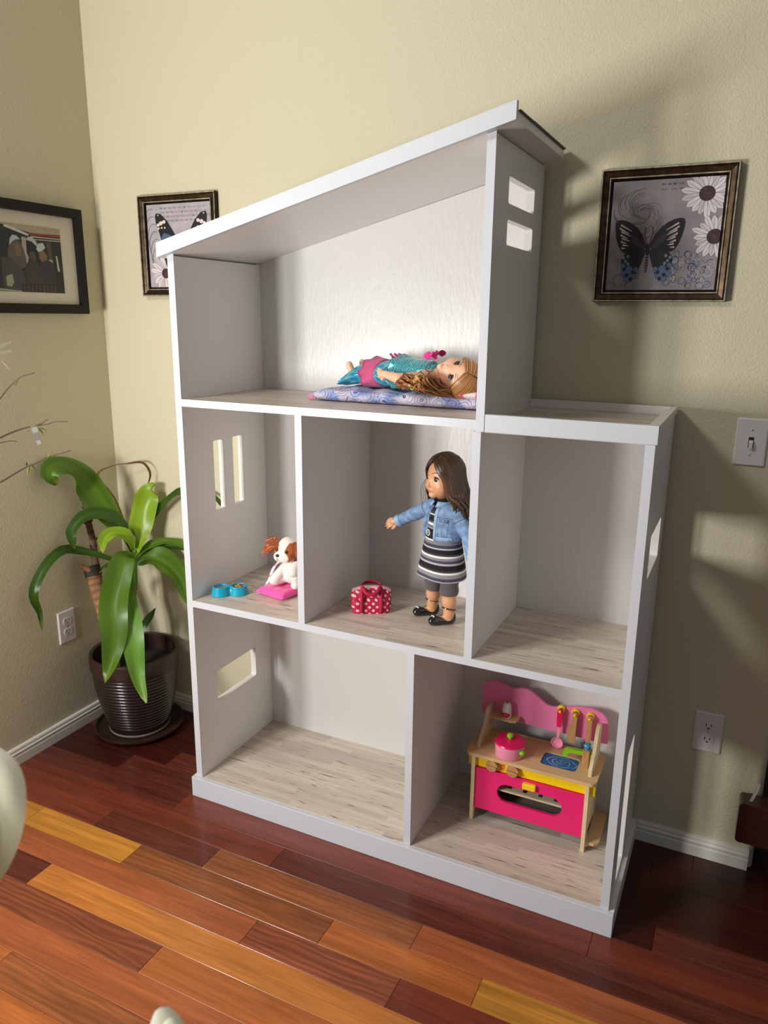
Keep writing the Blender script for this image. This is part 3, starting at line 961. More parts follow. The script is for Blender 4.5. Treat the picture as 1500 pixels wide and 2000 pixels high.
sh([(-.3, .12), (.06, .10), (.10, .35), (-.3, .5)], srgb(30, 42, 48))
sh([(.28, .18), (.36, .18), (.40, .45), (.34, .58), (.28, .40)], srgb(168, 160, 150))
# three people in pale caps and dark jackets
sh([(.02, .42), (.06, .30), (.12, .22), (.24, .24), (.30, .36), (.33, .5), (.32, .62), (.22, .66), (.02, .62)], srgb(92, 84, 78))
sh([(.06, .32), (.08, .22), (.13, .165), (.20, .17), (.26, .225), (.18, .23), (.12, .26)], srgb(176, 190, 186))
sh([(.15, .30), (.23, .29), (.26, .38), (.23, .48), (.15, .46)], srgb(120, 92, 80))
sh([(-.1, .50), (.06, .50), (.18, .60), (.26, .70), (.30, 1), (-.1, 1)], srgb(70, 70, 70))
sh([(.35, .40), (.36, .22), (.44, .20), (.54, .30), (.55, .48), (.50, .58), (.40, .52)], srgb(30, 32, 38))
sh([(.36, .22), (.40, .17), (.48, .17), (.55, .24), (.54, .30), (.46, .24)], srgb(180, 190, 186))
sh([(.40, .40), (.48, .38), (.52, .47), (.47, .55), (.40, .50)], srgb(86, 70, 64))
sh([(.30, .66), (.38, .53), (.50, .52), (.60, .66), (.66, .95), (.30, .98)], srgb(62, 58, 58))
sh([(.53, .34), (.56, .26), (.66, .24), (.70, .31), (.64, .36), (.56, .385)], srgb(186, 198, 198))
sh([(.57, .38), (.66, .36), (.72, .42), (.71, .50), (.62, .54), (.57, .48)], srgb(130, 102, 84))
sh([(.58, .60), (.66, .50), (.78, .50), (.84, .62), (.86, .92), (.62, .95)], srgb(54, 56, 60))
sh([(.73, .49), (.80, .485), (.83, .53), (.79, .52)], srgb(176, 168, 160))
sh([(-.05, .78), (.06, .74), (.08, .86), (.03, .93), (-.05, .92)], srgb(150, 166, 130))
sh([(.2, .88), (.86, .86), (.88, 1), (.2, 1)], srgb(46, 40, 38))
for k in range(9):
    sh([(.24 + .07 * k, .89), (.27 + .07 * k, .89), (.27 + .07 * k, .985), (.24 + .07 * k, .985)], srgb(74 + 8 * (k % 3), 66, 60))
sh([(-.3, .95), (.2, .985), (.2, 1), (-.3, .99)], srgb(150, 160, 150))
F_.b.build('snapshot', 'printed', t, smooth=0)


# ================================================================== OUTLETS AND SWITCH
def plate(q, P, w=.070, h=.114, d=.0055):
    r = [[(-w / 2, -h / 2), (w / 2, -h / 2), (w / 2, h / 2), (-w / 2, h / 2)],
         [(-w / 2, -h / 2), (w / 2, -h / 2), (w / 2, h / 2), (-w / 2, h / 2)],
         [(-w / 2 + .003, -h / 2 + .003), (w / 2 - .003, -h / 2 + .003), (w / 2 - .003, h / 2 - .003), (-w / 2 + .003, h / 2 - .003)]]
    q.loft([[P(x, z, dd) for x, z in rr] for rr, dd in zip(r, (0, d * .55, d))])


def outlet(name, label, loc, P):
    t = thing(name, label, 'outlet', loc)
    q = MB(); plate(q, P); q.build('cover_plate', 'plastic', t, smooth=0)
    for s_ in (-1, 1):
        q = MB()
        ol = [(.0172 * math.cos(a), max(-.0125, min(.0125, .0172 * math.sin(a)))) for a in np.linspace(0, 2 * math.pi, 28, endpoint=False)]
        q.loft([[P(x, z + s_ * .0195, d) for x, z in ol] for d in (.004, .0072)])
        o = q.build('socket', 'plastic', t, smooth=30)
        q = MB()
        for x, w_, z0, z1 in ((-.0063, .0022, -.001, .0075), (.0063, .0022, .000, .007)):
            q.loft([[P(x + a * w_ / 2, s_ * .0195 + z, d) for a, z in ((-1, z0), (1, z0), (1, z1), (-1, z1))] for d in (.0060, .00735)])
        q.loft([[P(.0026 * math.cos(a), s_ * .0195 - .0062 + .0026 * math.sin(a), d) for a in np.linspace(0, 6.283, 10, endpoint=False)] for d in (.0060, .00735)])
        q.build('slot', 'socket', o, smooth=0)
    q = MB(); q.loft([[P(.0028 * math.cos(a), .0028 * math.sin(a), d) for a in np.linspace(0, 6.283, 12, endpoint=False)] for d in (.004, .0062)])
    q.build('screw', 'silver', t, smooth=30)
    return t


outlet('wall_outlet', 'white double wall outlet low on the back wall, right of the dollhouse', (1.395, YB, .3745), lambda x, z, d: (x, -d, z))
outlet('wall_outlet', 'white double wall outlet low on the left wall, beside the potted plant', (XL, .114, .391), lambda x, z, d: (d, x, z))
t = thing('light_switch', 'white toggle light switch on the back wall, right of the dollhouse', 'light switch', (1.4055, YB, 1.1525))
PS = lambda x, z, d: (x, -d, z)
q = MB(); plate(q, PS); q.build('cover_plate', 'plastic', t, smooth=0)
q = MB(); q.box(-.0058, .0058, -.0060, -.004, -.0125, .0125); q.build('toggle_slot', 'socket', t, smooth=0)
q = MB(); q.loft([[PS(x * s_, z + zo, d) for x, z in ((-.0045, -.0095), (.0045, -.0095), (.0045, .0035), (-.0045, .0035))] for s_, zo, d in ((1, .002, .005), (.95, .0005, .010), (.8, -.004, .0155))])
q.build('toggle', 'plastic', t, smooth=0)
for s_ in (-1, 1):
    q = MB(); q.ball(PS(0, s_ * .030, .0052), (.0032, .0014, .0032), 10, 6); q.build('screw', 'silver', t)

# ================================================================== POTTED PLANT
t = thing('plant_saucer', 'dark brown glazed saucer under the plant pot, on the floor in the corner', 'saucer', (-.445, .225, 0))
q = MB(); q.lathe([(.10, .0005), (.128, .001), (.146, .010), (.1535, .021), (.1535, .025), (.148, .025), (.141, .014), (.12, .009), (.001, .008)], 56)
q.build('dish', 'rim', t, smooth=35)
pt = thing('potted_plant', 'leggy green corn plant in a ribbed dark pot, in the corner beside the dollhouse', 'plant', (-.445, .225, .0095))
pr2 = [(.001, 0), (.094, 0), (.101, .006), (.104, .020)]
for k in range(17):
    z = .026 + k * .0122; r = .104 + .040 * math.sin(min(1, (z - .02) / .22) * math.pi / 2)
    pr2 += [(r - .0008, z), (r + .0012, z + .004), (r + .0012, z + .008), (r - .0010, z + .0112)]
q = MB(); q.lathe(pr2, 56, col=(1, 1, 1)); q.build('pot', 'pot', pt, smooth=50)
q = MB(); q.lathe([(.1005, .002), (.1035, .004), (.1045, .009), (.1035, .012), (.100, .010)], 48, col=srgb(128, 120, 112)); q.build('mineral_deposit', 'vc', pt, smooth=60)
q = MB(); q.lathe([(.140, .231), (.147, .233), (.151, .243), (.1515, .283), (.149, .291), (.143, .293), (.138, .288), (.136, .240), (.136, .225)], 56)
q.build('pot_rim', 'rim', pt, smooth=40)
q = MB(); q.lathe([(.135, .215), (.137, .232), (.10, .236), (.05, .233), (.001, .236)], 40); q.build('soil', 'soil', pt, smooth=40)
PO = Vector((-.445, .225, .0095))
loc_ = lambda P: [Vector(p) - PO for p in P]


def stem(name, P, r0, r1, c0, c1, rings, parent):
    S_ = spline(loc_(P), rings * 3)
    n = len(S_); rr = []; cc = []
    for i in range(n):
        f = i / (n - 1); k = i % 3
        rr.append((r0 + (r1 - r0) * f) * (1.06 if k == 0 else .97))
        c = [a + (b_ - a) * f for a, b_ in zip(c0, c1)]
        cc.append([x * (.55 if k == 0 else 1) for x in c])
    q = MB(); q.tube(S_, rr, 14, cols=cc); return q.build(name, 'bark', parent)


tan, tan2, brn, grn = srgb(176, 126, 88), srgb(150, 106, 72), srgb(84, 62, 48), srgb(90, 120, 30)
cane = stem('cane', [(-.49, .168, .235), (-.51, .178, .36), (-.533, .187, .43), (-.565, .195, .512), (-.588, .202, .580)], .0235, .0255, tan, tan2, 14, pt)
q = MB(); q.tube(loc_([(-.579, .1985, .556), (-.591, .203, .590)]), [.0285, .0275], 16, cols=[srgb(52, 44, 36), srgb(40, 34, 28)]); q.build('cut_end', 'bark', cane)
q = MB(); q.tube(loc_([(-.575, .19, .575), (-.594, .170, .594), (-.597, .158, .603)]), [.012, .009, .007], 10, col=tan2); q.build('stub', 'bark', cane)
tw = stem('cane', [(-.580, .212, .590), (-.590, .217, .679), (-.592, .209, .736), (-.594, .21, .779), (-.596, .20, .823)], .0125, .0085, srgb(120, 90, 66), srgb(96, 76, 60), 11, pt)
q = MB(col=srgb(58, 42, 32))
for k in range(16):
    f = .06 + .93 * k / 15; p = spline(loc_([(-.580, .212, .590), (-.590, .217, .679), (-.592, .209, .736), (-.594, .21, .779), (-.596, .20, .823)]), 60)[min(59, int(f * 59))]
    a = k * 2.4; d = Vector((math.cos(a) * .9, math.sin(a) * .9, .5))
    q.tube([p + d * .008, p + d * .014, p + d * .018 + Vector((0, 0, .004))], [.005, .003, .0006], 5)
q.build('leaf_scars', 'bark', tw)
s2 = stem('cane', [(-.414, .205, .235), (-.436, .231, .421), (-.451, .239, .472), (-.452, .253, .524)], .0115, .0125, tan2, srgb(150, 120, 84), 12, pt)
q = MB(); q.tube(loc_([(-.452, .251, .515), (-.458, .265, .575), (-.463, .277, .645)]), [.0125, .0115, .006], 12, cols=[grn, srgb(96, 140, 30), srgb(110, 160, 36)]); q.build('crown', 'bark', pt)

LEAVES = [
('mid',0.0960,[(-0.469,0.280,0.647),(-0.487,0.272,0.699),(-0.526,0.252,0.746),(-0.572,0.236,0.814),(-0.600,0.203,0.887),(-0.600,0.151,0.936),(-0.600,0.103,0.951),(-0.600,0.076,0.931),(-0.600,0.097,0.894)]),
('dark',0.0453,[(-0.472,0.275,0.637),(-0.481,0.265,0.694),(-0.516,0.243,0.757),(-0.550,0.210,0.778),(-0.579,0.170,0.767),(-0.589,0.133,0.734),(-0.569,0.112,0.706),(-0.543,0.095,0.685)]),
('light',0.0482,[(-0.463,0.272,0.650),(-0.459,0.259,0.685),(-0.471,0.235,0.711),(-0.488,0.204,0.719),(-0.492,0.172,0.700),(-0.472,0.148,0.670)]),
('light',0.0860,[(-0.461,0.280,0.632),(-0.462,0.298,0.676),(-0.461,0.321,0.732),(-0.455,0.345,0.798),(-0.439,0.350,0.845),(-0.413,0.350,0.867)]),
('dark',0.0344,[(-0.472,0.297,0.631),(-0.465,0.328,0.679),(-0.457,0.358,0.734),(-0.409,0.362,0.785),(-0.351,0.362,0.830),(-0.310,0.362,0.849),(-0.231,0.362,0.859),(-0.162,0.362,0.838),(-0.121,0.362,0.780)]),
('mid',0.0315,[(-0.454,0.280,0.621),(-0.445,0.303,0.639),(-0.423,0.333,0.659),(-0.388,0.358,0.663),(-0.317,0.362,0.659),(-0.265,0.362,0.641)]),
('dark',0.0263,[(-0.460,0.285,0.611),(-0.443,0.314,0.625),(-0.416,0.347,0.639),(-0.358,0.366,0.645),(-0.298,0.366,0.642),(-0.260,0.366,0.608)]),
('mid',0.0840,[(-0.454,0.274,0.601),(-0.427,0.295,0.611),(-0.391,0.316,0.611),(-0.347,0.333,0.580),(-0.309,0.340,0.525),(-0.284,0.335,0.451)]),
('dark',0.0359,[(-0.466,0.259,0.570),(-0.496,0.235,0.606),(-0.552,0.197,0.636),(-0.597,0.160,0.654),(-0.600,0.094,0.671),(-0.600,0.032,0.644),(-0.600,-0.016,0.596),(-0.600,-0.033,0.550),(-0.600,-0.017,0.492),(-0.592,-0.022,0.435)]),
('dark',0.0197,[(-0.463,0.261,0.570),(-0.472,0.246,0.593),(-0.491,0.223,0.604),(-0.512,0.195,0.604),(-0.521,0.168,0.583)]),
('mid',0.0920,[(-0.456,0.253,0.612),(-0.447,0.231,0.638),(-0.438,0.197,0.626),(-0.426,0.147,0.551),(-0.404,0.105,0.489),(-0.371,0.070,0.428),(-0.349,0.026,0.360),(-0.336,-0.017,0.307)]),
('bright',0.0703,[(-0.446,0.245,0.575),(-0.432,0.207,0.575),(-0.407,0.173,0.519),(-0.375,0.143,0.475),(-0.336,0.113,0.418),(-0.300,0.080,0.358),(-0.261,0.049,0.300),(-0.211,0.025,0.247)]),
('dark',0.0279,[(-0.418,0.222,0.330),(-0.413,0.242,0.381),(-0.406,0.264,0.406),(-0.395,0.290,0.439)]),
('dried',0.0161,[(-0.470,0.285,0.640),(-0.559,0.306,0.801),(-0.600,0.272,0.893),(-0.585,0.330,0.919),(-0.539,0.356,0.927),(-0.479,0.364,0.935),(-0.448,0.364,0.899),(-0.465,0.364,0.851)]),
('dark',0.0217,[(-0.455,0.272,0.544),(-0.486,0.274,0.526),(-0.501,0.272,0.498),(-0.495,0.272,0.464)]),
]
LC = dict(mid=(srgb(66, 102, 16), srgb(98, 136, 32)), dark=(srgb(46, 76, 18), srgb(64, 98, 28)), light=(srgb(118, 156, 22), srgb(158, 190, 48)), bright=(srgb(86, 134, 36), srgb(120, 168, 60)), dried=(srgb(150, 140, 40), srgb(104, 66, 36)))
for key, w_, P in LEAVES:
    n = 26; S_ = spline(loc_(P), n)
    V = []; C = []; F = []
    cz = Vector(CAM_POS) - PO
    ph = rnd.uniform(0, 6)
    prev = None
    for i in range(n):
        f = i / (n - 1)
        tg = (S_[min(i + 1, n - 1)] - S_[max(i - 1, 0)]).normalized()
        nb = (cz - S_[i]).normalized() * .75 + Vector((0, 0, .65))
        sd = tg.cross(nb)
        if sd.length < .05 and prev: sd = prev
        sd.normalize()
        if prev is not None:
            if sd.dot(prev) < 0: sd = -sd
            sd = (sd + prev * .8).normalized()
        prev = sd
        nr = sd.cross(tg)
        # width along the leaf: narrow stalk, broad middle, pointed tip
        wd = w_ * (max(.16, math.sin(math.pi * min(1, max(0, (f * .90 + .08))) ** 1.15) ** .8) if f < .985 else .06)
        if key == 'dried': wd *= (.9 if f < .25 else .6 + .3 * math.sin(f * 9))
        for j in range(7):
            a = (j - 3) / 3.0
            wob = .10 * w_ * math.sin(f * 15 + ph + (2.2 if a > 0 else 0)) * abs(a) ** 1.5
            p = S_[i] + sd * (wd / 2 * a) + nr * (abs(a) * wd * .17 + wob)
            p.x = max(p.x, XL + .004 - PO.x); p.y = min(p.y, YB - .004 - PO.y)
            V.append(p)
            c0, c1 = LC[key]
            if key == 'dried':
                g = min(1, max(0, (f - .30) * 5)); c = [x + (y - x) * g for x, y in zip(c0, c1)]
            else:
                g = .5 + .5 * math.sin(a * 9 + ph); g = .25 + .5 * g + (.25 if j == 3 else 0)
                c = [x + (y - x) * g for x, y in zip(c0, c1)]
                if f > .95: c = [x * .8 + y * .2 for x, y in zip(c, srgb(150, 130, 50))]
            C.append(c)
    for i in range(n - 1):
        for j in range(6):
            F.append((i * 7 + j, i * 7 + j + 1, (i + 1) * 7 + j + 1, (i + 1) * 7 + j))
    q = MB(); q.add(V, F, cols=C)
    o = q.build('leaf', 'leaf', pt, smooth=180)
    if key == 'dried': o['label'] = 'dried brown leaf'

# ================================================================== TOYS
def local(o_list, parent):
    """meshes were drawn in room coordinates: move them into the parent's own frame"""
    bpy.context.view_layer.update()
    Mi = (Matrix.Translation(parent.location) @ parent.rotation_euler.to_matrix().to_4x4()).inverted()
    for o in o_list: o.data.transform(Mi)


class Kit:
    """builds parts of one thing in room coordinates"""
    def __init__(s, t): s.t = t

    def __call__(s, name, m_, f, parent=None, smooth=35):
        q = MB(); f(q); o = q.build(name, m_, parent or s.t, smooth=smooth)
        local([o], s.t); return o


# ---------------------------------------------------------------- toy kitchen
tk = thing('toy_kitchen', 'pink and yellow wooden toy kitchen with an oven and sink, in the bottom right room', 'toy kitchen', (.97, .25, HP))
P = Kit(tk)
HK = HP; HP = HP + .0004
sidep = [(.178, HP), (.190, HP), (.198, HP + .03), (.210, .115), (.290, .115), (.302, HP + .03), (.310, HP), (.322, HP), (.322, .266), (.178, .266)]
P('side_panel', 'wood_edge', lambda q: q.prism(sidep, 0, .815, .825), smooth=0)
P('side_panel', 'wood_edge', lambda q: q.prism(sidep, 0, 1.125, 1.135), smooth=0)
sink = rrect(.996, 1.092, .208, .273, .011)
P('counter', ['wood', 'wood_edge'], lambda q: q.prism(rrect(.798, 1.151, .173, .328, .016, 6), 2, .2655, .275, holes=[sink]), smooth=0)
sk = P('sink_plate', 'vc', lambda q: q.prism(rrect(.9965, 1.0915, .2085, .2725, .0105), 2, .267, .2718, col=srgb(24, 104, 160)), smooth=0)


def swirl(q):
    cx, cy = 1.046, .241
    for (r, a0, a1, w_) in ((.034, .3, 3.4, .0016), (.031, 3.5, 5.6, .0014), (.022, -.6, 1.7, .0012), (.021, 2.2, 4.6, .0016), (.012, .2, 2.2, .0012), (.010, 3.0, 5.4, .0014), (.038, 5.6, 6.6, .001)):
        A = np.linspace(a0, a1, 14); V = []
        for a in A:
            for s_ in (-1, 1): V.append((cx + (r + s_ * w_ / 2) * 1.1 * math.cos(a), cy + (r + s_ * w_ / 2) * .72 * math.sin(a), .2720))
        q.add(V, [(2 * i, 2 * i + 1, 2 * i + 3, 2 * i + 2) for i in range(13)], srgb(196, 222, 236))
    for k in range(5):
        a = 1.57 + (k - 2) * .7
        q.add([(cx + .001 * math.cos(a + 1.5), cy, .2720), (cx + .006 * math.cos(a), cy + .005 * math.sin(a), .2720), (cx - .001 * math.cos(a + 1.5), cy + .001, .2720)], [(0, 1, 2)], srgb(196, 222, 236))


P('water_swirl', 'vc', swirl, sk, smooth=0)
P('control_band', 'yellow', lambda q: q.box(.803, 1.149, .190, .197, .229, .2655, .001), smooth=0)
P('control_label', 'vc', lambda q: (q.box(.893, .907, .1893, .1901, .238, .256, col=srgb(244, 150, 30)), q.box(.896, .904, .1889, .1894, .248, .253, col=srgb(222, 60, 40)), q.box(.896, .904, .1889, .1894, .241, .244, col=srgb(222, 60, 40))), smooth=0)
win = [(.917 + .0275 * math.cos(a), .170 + .0275 * math.sin(a)) for a in np.linspace(math.pi / 2, 3 * math.pi / 2, 10)] + [(1.041 + .0275 * math.cos(a), .170 + .0275 * math.sin(a)) for a in np.linspace(-math.pi / 2, math.pi / 2, 10)]
door = P('oven_door', 'hot_pink', lambda q: q.prism([(.8262, .102), (1.1238, .102), (1.1238, .2275), (.8262, .2275)], 1, .184, .192, holes=[win]), smooth=0)
P('door_handle', 'yellow', lambda q: q.box(.961, .997, .172, .185, .206, .223, .002), door, smooth=0)
P('oven_back', 'vc', lambda q: q.box(.826, 1.124, .314, .320, .100, .265, col=srgb(130, 118, 106)), smooth=0)
P('oven_rack', 'vc', lambda q: q.prism([(.826, .196), (1.124, .196), (1.124, .312), (.826, .312)], 2, .166, .171, col=srgb(206, 190, 160), holes=[rrect(.868 + .043 * k, .880 + .043 * k, .21, .26, .002, 1) for k in range(6)]), smooth=0)
P('oven_floor', 'vc', lambda q: q.box(.826, 1.124, .193, .314, .116, .121, col=srgb(120, 110, 98)), smooth=0)
P('stretcher_shelf', 'wood', lambda q: q.prism([(1.135, .19), (1.157, .19), (1.164, .196), (1.168, .205), (1.168, .325), (1.162, .335), (1.135, .337)], 2, .082, .090), smooth=0)
for x in (.873, .931):
    kn = P('knob', 'wood_dark', lambda q: q.lathe([(.0165, .176), (.0165, .180), (.0165, .1895), (.012, .190)], 28, c=(x, 0, .2475), axis=1))
    P('grip_bar', 'wood_dark', lambda q: q.box(x - .0155, x + .0155, .166, .177, .2455, .2505, .0012, M=Matrix.Translation((x, 0, .2475)) @ Matrix.Rotation(.12, 4, 'Y') @ Matrix.Translation((-x, 0, -.2475))), kn, smooth=0)
bo = spline([(.793, 0, .322), (.793, 0, .395), (.802, 0, .416), (.830, 0, .427), (.856, 0, .421), (.880, 0, .415), (.908, 0, .422), (.930, 0, .420), (.952, 0, .407), (.985, 0, .387), (1.018, 0, .390), (1.058, 0, .402), (1.098, 0, .407), (1.130, 0, .399), (1.147, 0, .378), (1.152, 0, .345), (1.152, 0, .312)], 60)
bo = [(p.x, p.z) for p in bo]
P('back_board', 'pink_paint', lambda q: q.prism(bo + [(1.145, .311), (.800, .317)], 1, .3222, .330), smooth=30)
lb = [(p.x, p.y) for p in spline([(.210, .275, 0), (.216, .287, 0), (.236, .303, 0), (.256, .318, 0), (.268, .338, 0), (.280, .355, 0), (.295, .361, 0), (.322, .358, 0)], 24)]
P('bracket', 'wood_edge', lambda q: q.prism(lb + [(.322, .275)], 0, .8185, .827), smooth=0)
rb = [(p.x, p.y) for p in spline([(.203, .275, 0), (.206, .292, 0), (.222, .310, 0), (.244, .322, 0), (.256, .342, 0), (.266, .366, 0), (.284, .381, 0), (.302, .380, 0), (.322, .368, 0)], 26)]
P('bracket', 'wood_edge', lambda q: q.prism(rb + [(.322, .275)], 0, 1.125, 1.134), smooth=0)
P('spice_shelf', 'wood', lambda q: q.prism([(.827, .284), (.893, .284), (.904, .289), (.908, .300), (.908, .322), (.827, .322)], 2, .3285, .335), smooth=0)
fa = P('faucet_post', 'wood_dark', lambda q: q.box(1.101, 1.119, .238, .256, .275, .325, .001), smooth=0)
P('spout', 'green', lambda q: q.prism([(p.x, p.y) for p in spline([(1.102, .320, 0), (1.070, .3195, 0), (1.056, .316, 0), (1.050, .308, 0), (1.050, .292, 0)], 14)] + [(1.0615, .292), (1.0625, .303), (1.070, .3085), (1.102, .3085)], 1, .2415, .2525), fa, smooth=30)
P('tap_knob', 'blue', lambda q: (q.lathe([(.0045, .325), (.0045, .330), (.0075, .333), (.0088, .338), (.007, .342), (.001, .3435)], 18, c=(1.110, .247, 0))), fa)
P('tap_handle', 'green', lambda q: q.lathe([(.0035, 1.119), (.0035, 1.121), (.0062, 1.123), (.0062, 1.1245), (.001, 1.1249)], 16, c=(0, .247, .311), axis=0), fa)
for x, z in ((1.022, .389), (1.062, .3875), (1.102, .386)):
    pg = P('peg', 'yellow', lambda q: q.lathe([(.0105, .3224), (.0105, .316), (.0085, .3135), (.003, .3125), (.003, .3005), (.0038, .2985), (.001, .2975)], 20, c=(x, 0, z), axis=1))
    # the utensils' holes sit on the pegs' pins

HP = HK
# pot and lid on the counter
to = thing('toy_pot', 'pale pink toy cooking pot with green side handles, on the toy kitchen counter', 'toy pot', (.910, .215, .275))
P = Kit(to)
P('pot_body', 'pale_pink', lambda q: q.lathe([(.001, .2752), (.0345, .2752), (.0362, .278), (.0368, .308), (.0355, .309), (.034, .306), (.033, .281), (.001, .280)], 40, c=(.910, .215, 0)))
for a in (-.45, 2.70):
    P('pot_handle', 'green', lambda q: q.ball((.910 + .0405 * math.cos(a), .215 + .0405 * math.sin(a), .297), (.0075, .0075, .0062), 16, 10))
li = thing('pot_lid', 'hot pink toy pot lid with a round green knob, on the pale pink pot', 'lid', (.910, .215, .3092))
P = Kit(li)
P('lid_disc', 'red_pink', lambda q: q.lathe([(.001, .3093), (.0375, .3093), (.0385, .3108), (.0370, .3142), (.030, .3165), (.012, .3185), (.001, .3188)], 40, c=(.910, .215, 0)))
P('lid_knob', 'green', lambda q: q.lathe([(.004, .3180), (.0042, .3205), (.0072, .3235), (.0083, .328), (.0068, .3325), (.001, .3346)], 20, c=(.910, .215, 0)))

for o in (to, li): o.scale = (1.10, 1.10, 1.05)
li.location.z = .275 + (.3092 - .275) * 1.05 + .0003
for o in (to,): o.location.z += .0003
# salt shaker
ss = thing('toy_shaker', 'small white toy salt shaker with a red label, on the spice shelf', 'shaker', (.873, .301, .335))
P = Kit(ss)
P('bottle', 'plastic', lambda q: q.lathe([(.001, .3352), (.0125, .3352), (.0135, .337), (.0135, .362), (.0118, .365), (.0120, .367), (.0120, .372), (.0095, .378), (.004, .3805), (.001, .381)], 26, c=(.873, .301, 0)))
P('pour_hole', 'socket', lambda q: q.lathe([(.001, .3808), (.0035, .3806), (.0035, .3812), (.001, .3814)], 12, c=(.873, .301, 0)))


def lab(q):
    V = []; F = []
    for i in range(15):
        a = math.radians(-150 + 120 * i / 14); s_ = math.sin(math.pi * i / 14) ** .55
        for z in (.3465 - .0085 * s_, .3475 + .0062 * s_): V.append((.873 + .01385 * math.cos(a), .301 + .01385 * math.sin(a), z))
    F = [(2 * i, 2 * i + 1, 2 * i + 3, 2 * i + 2) for i in range(14)]
    q.add(V, F, srgb(196, 22, 62))
    V = []
    for i in range(9):
        a = math.radians(-112 + 44 * i / 8); z = .3475 + .0012 * math.sin(i * 1.6)
        V += [(.873 + .0140 * math.cos(a), .301 + .0140 * math.sin(a), z - .0004), (.873 + .0140 * math.cos(a), .301 + .0140 * math.sin(a), z + .0005)]
    q.add(V, [(2 * i, 2 * i + 1, 2 * i + 3, 2 * i + 2) for i in range(8)], srgb(236, 180, 190))


P('label_print', 'vc', lab, smooth=0)

# utensils on the pegs
t = thing('toy_spoon', 'pink toy spoon with a dark pink handle, hanging from the first yellow peg', 'toy spoon', (1.021, .303, .33))
P = Kit(t)
P('handle', 'red_pink', lambda q: q.prism([(p.x, p.y) for p in spline([(1.0155, .340, 0), (1.0145, .380, 0), (1.0165, .392, 0), (1.022, .396, 0), (1.0275, .392, 0), (1.0285, .380, 0), (1.0265, .340, 0)], 24)], 1, .302, .309, holes=[[(1.022 + .0031 * math.cos(a), .388 + .0031 * math.sin(a)) for a in np.linspace(0, 6.28, 10, endpoint=False)]]), smooth=30)
P('spoon_bowl', 'pale_pink', lambda q: (q.prism([(1.0172, .341), (1.0256, .341), (1.0245, .302), (1.0175, .302)], 1, .3035, .3075),
                                        q.lathe([(.001, .3085), (.008, .3080), (.014, .3045), (.0165, .2995), (.0165, .2985), (.0148, .2988), (.012, .3030), (.006, .3052), (.001, .3056)], 28, c=(1.0205, 0, .2935), axis=1)))
t = thing('toy_knife', 'wide wooden toy knife hanging from the middle yellow peg', 'toy knife', (1.060, .303, .34))
P = Kit(t)
P('blade_and_handle', 'wood_dark', lambda q: q.prism([(1.0555, .394), (1.0625, .3955), (1.0685, .391), (1.0690, .380), (1.0675, .308), (1.062, .300), (1.0475, .303), (1.0460, .350), (1.0510, .354), (1.0545, .358), (1.0550, .380)], 1, .302, .309, holes=[[(1.062 + .0031 * math.cos(a), .3865 + .0031 * math.sin(a)) for a in np.linspace(0, 6.28, 10, endpoint=False)]]), smooth=0)
t = thing('toy_spatula', 'narrow wooden toy spatula hanging from the right yellow peg', 'toy spatula', (1.101, .303, .34))
P = Kit(t)
P('handle', 'wood_dark', lambda q: q.prism([(1.0965, .392), (1.102, .3945), (1.1085, .391), (1.1095, .380), (1.1065, .312), (1.0965, .312), (1.0955, .380)], 1, .302, .309, holes=[[(1.102 + .0031 * math.cos(a), .385 + .0031 * math.sin(a)) for a in np.linspace(0, 6.28, 10, endpoint=False)]]), smooth=0)
P('blade', 'gloss_black', lambda q: q.box(1.092, 1.111, .304, .307, .290, .3115, .0008), smooth=0)

# ---------------------------------------------------------------- polka dot bag
def dots_mat():
    M = bpy.data.materials.new('polka_dots'); M.use_nodes = True
    nt = M.node_tree; N = nt.nodes; Lk = nt.links; b = N['Principled BSDF']; b.inputs['Roughness'].default_value = .6
    at = N.new('ShaderNodeAttribute'); at.attribute_name = 'Col'
    sp_ = N.new('ShaderNodeSeparateColor'); Lk.new(at.outputs['Color'], sp_.inputs[0])

    def mth(op, a, v=None, b2=None):
        n = N.new('ShaderNodeMath'); n.operation = op; Lk.new(a, n.inputs[0])
        if v is not None: n.inputs[1].default_value = v
        if b2 is not None: Lk.new(b2, n.inputs[1])
        return n.outputs[0]
    u, v = sp_.outputs[0], sp_.outputs[1]

    def grid(o):
        fu = mth('SUBTRACT', mth('FRACT', mth('ADD', mth('DIVIDE', u, .020), o)), .5)
        fv = mth('SUBTRACT', mth('FRACT', mth('ADD', mth('DIVIDE', v, .020), o)), .5)
        return mth('SQRT', mth('ADD', mth('MULTIPLY', fu, b2=fu), b2=mth('MULTIPLY', fv, b2=fv)))
    d = mth('MINIMUM', grid(0.0), b2=grid(0.5))
    st = mth('LESS_THAN', d, .19)
    mx = N.new('ShaderNodeMix'); mx.data_type = 'RGBA'; Lk.new(st, mx.inputs[0])
    mx.inputs[6].default_value = (*srgb(190, 8, 62), 1); mx.inputs[7].default_value = (*srgb(240, 196, 206), 1)
    Lk.new(mx.outputs[2], b.inputs['Base Color'])
    return M


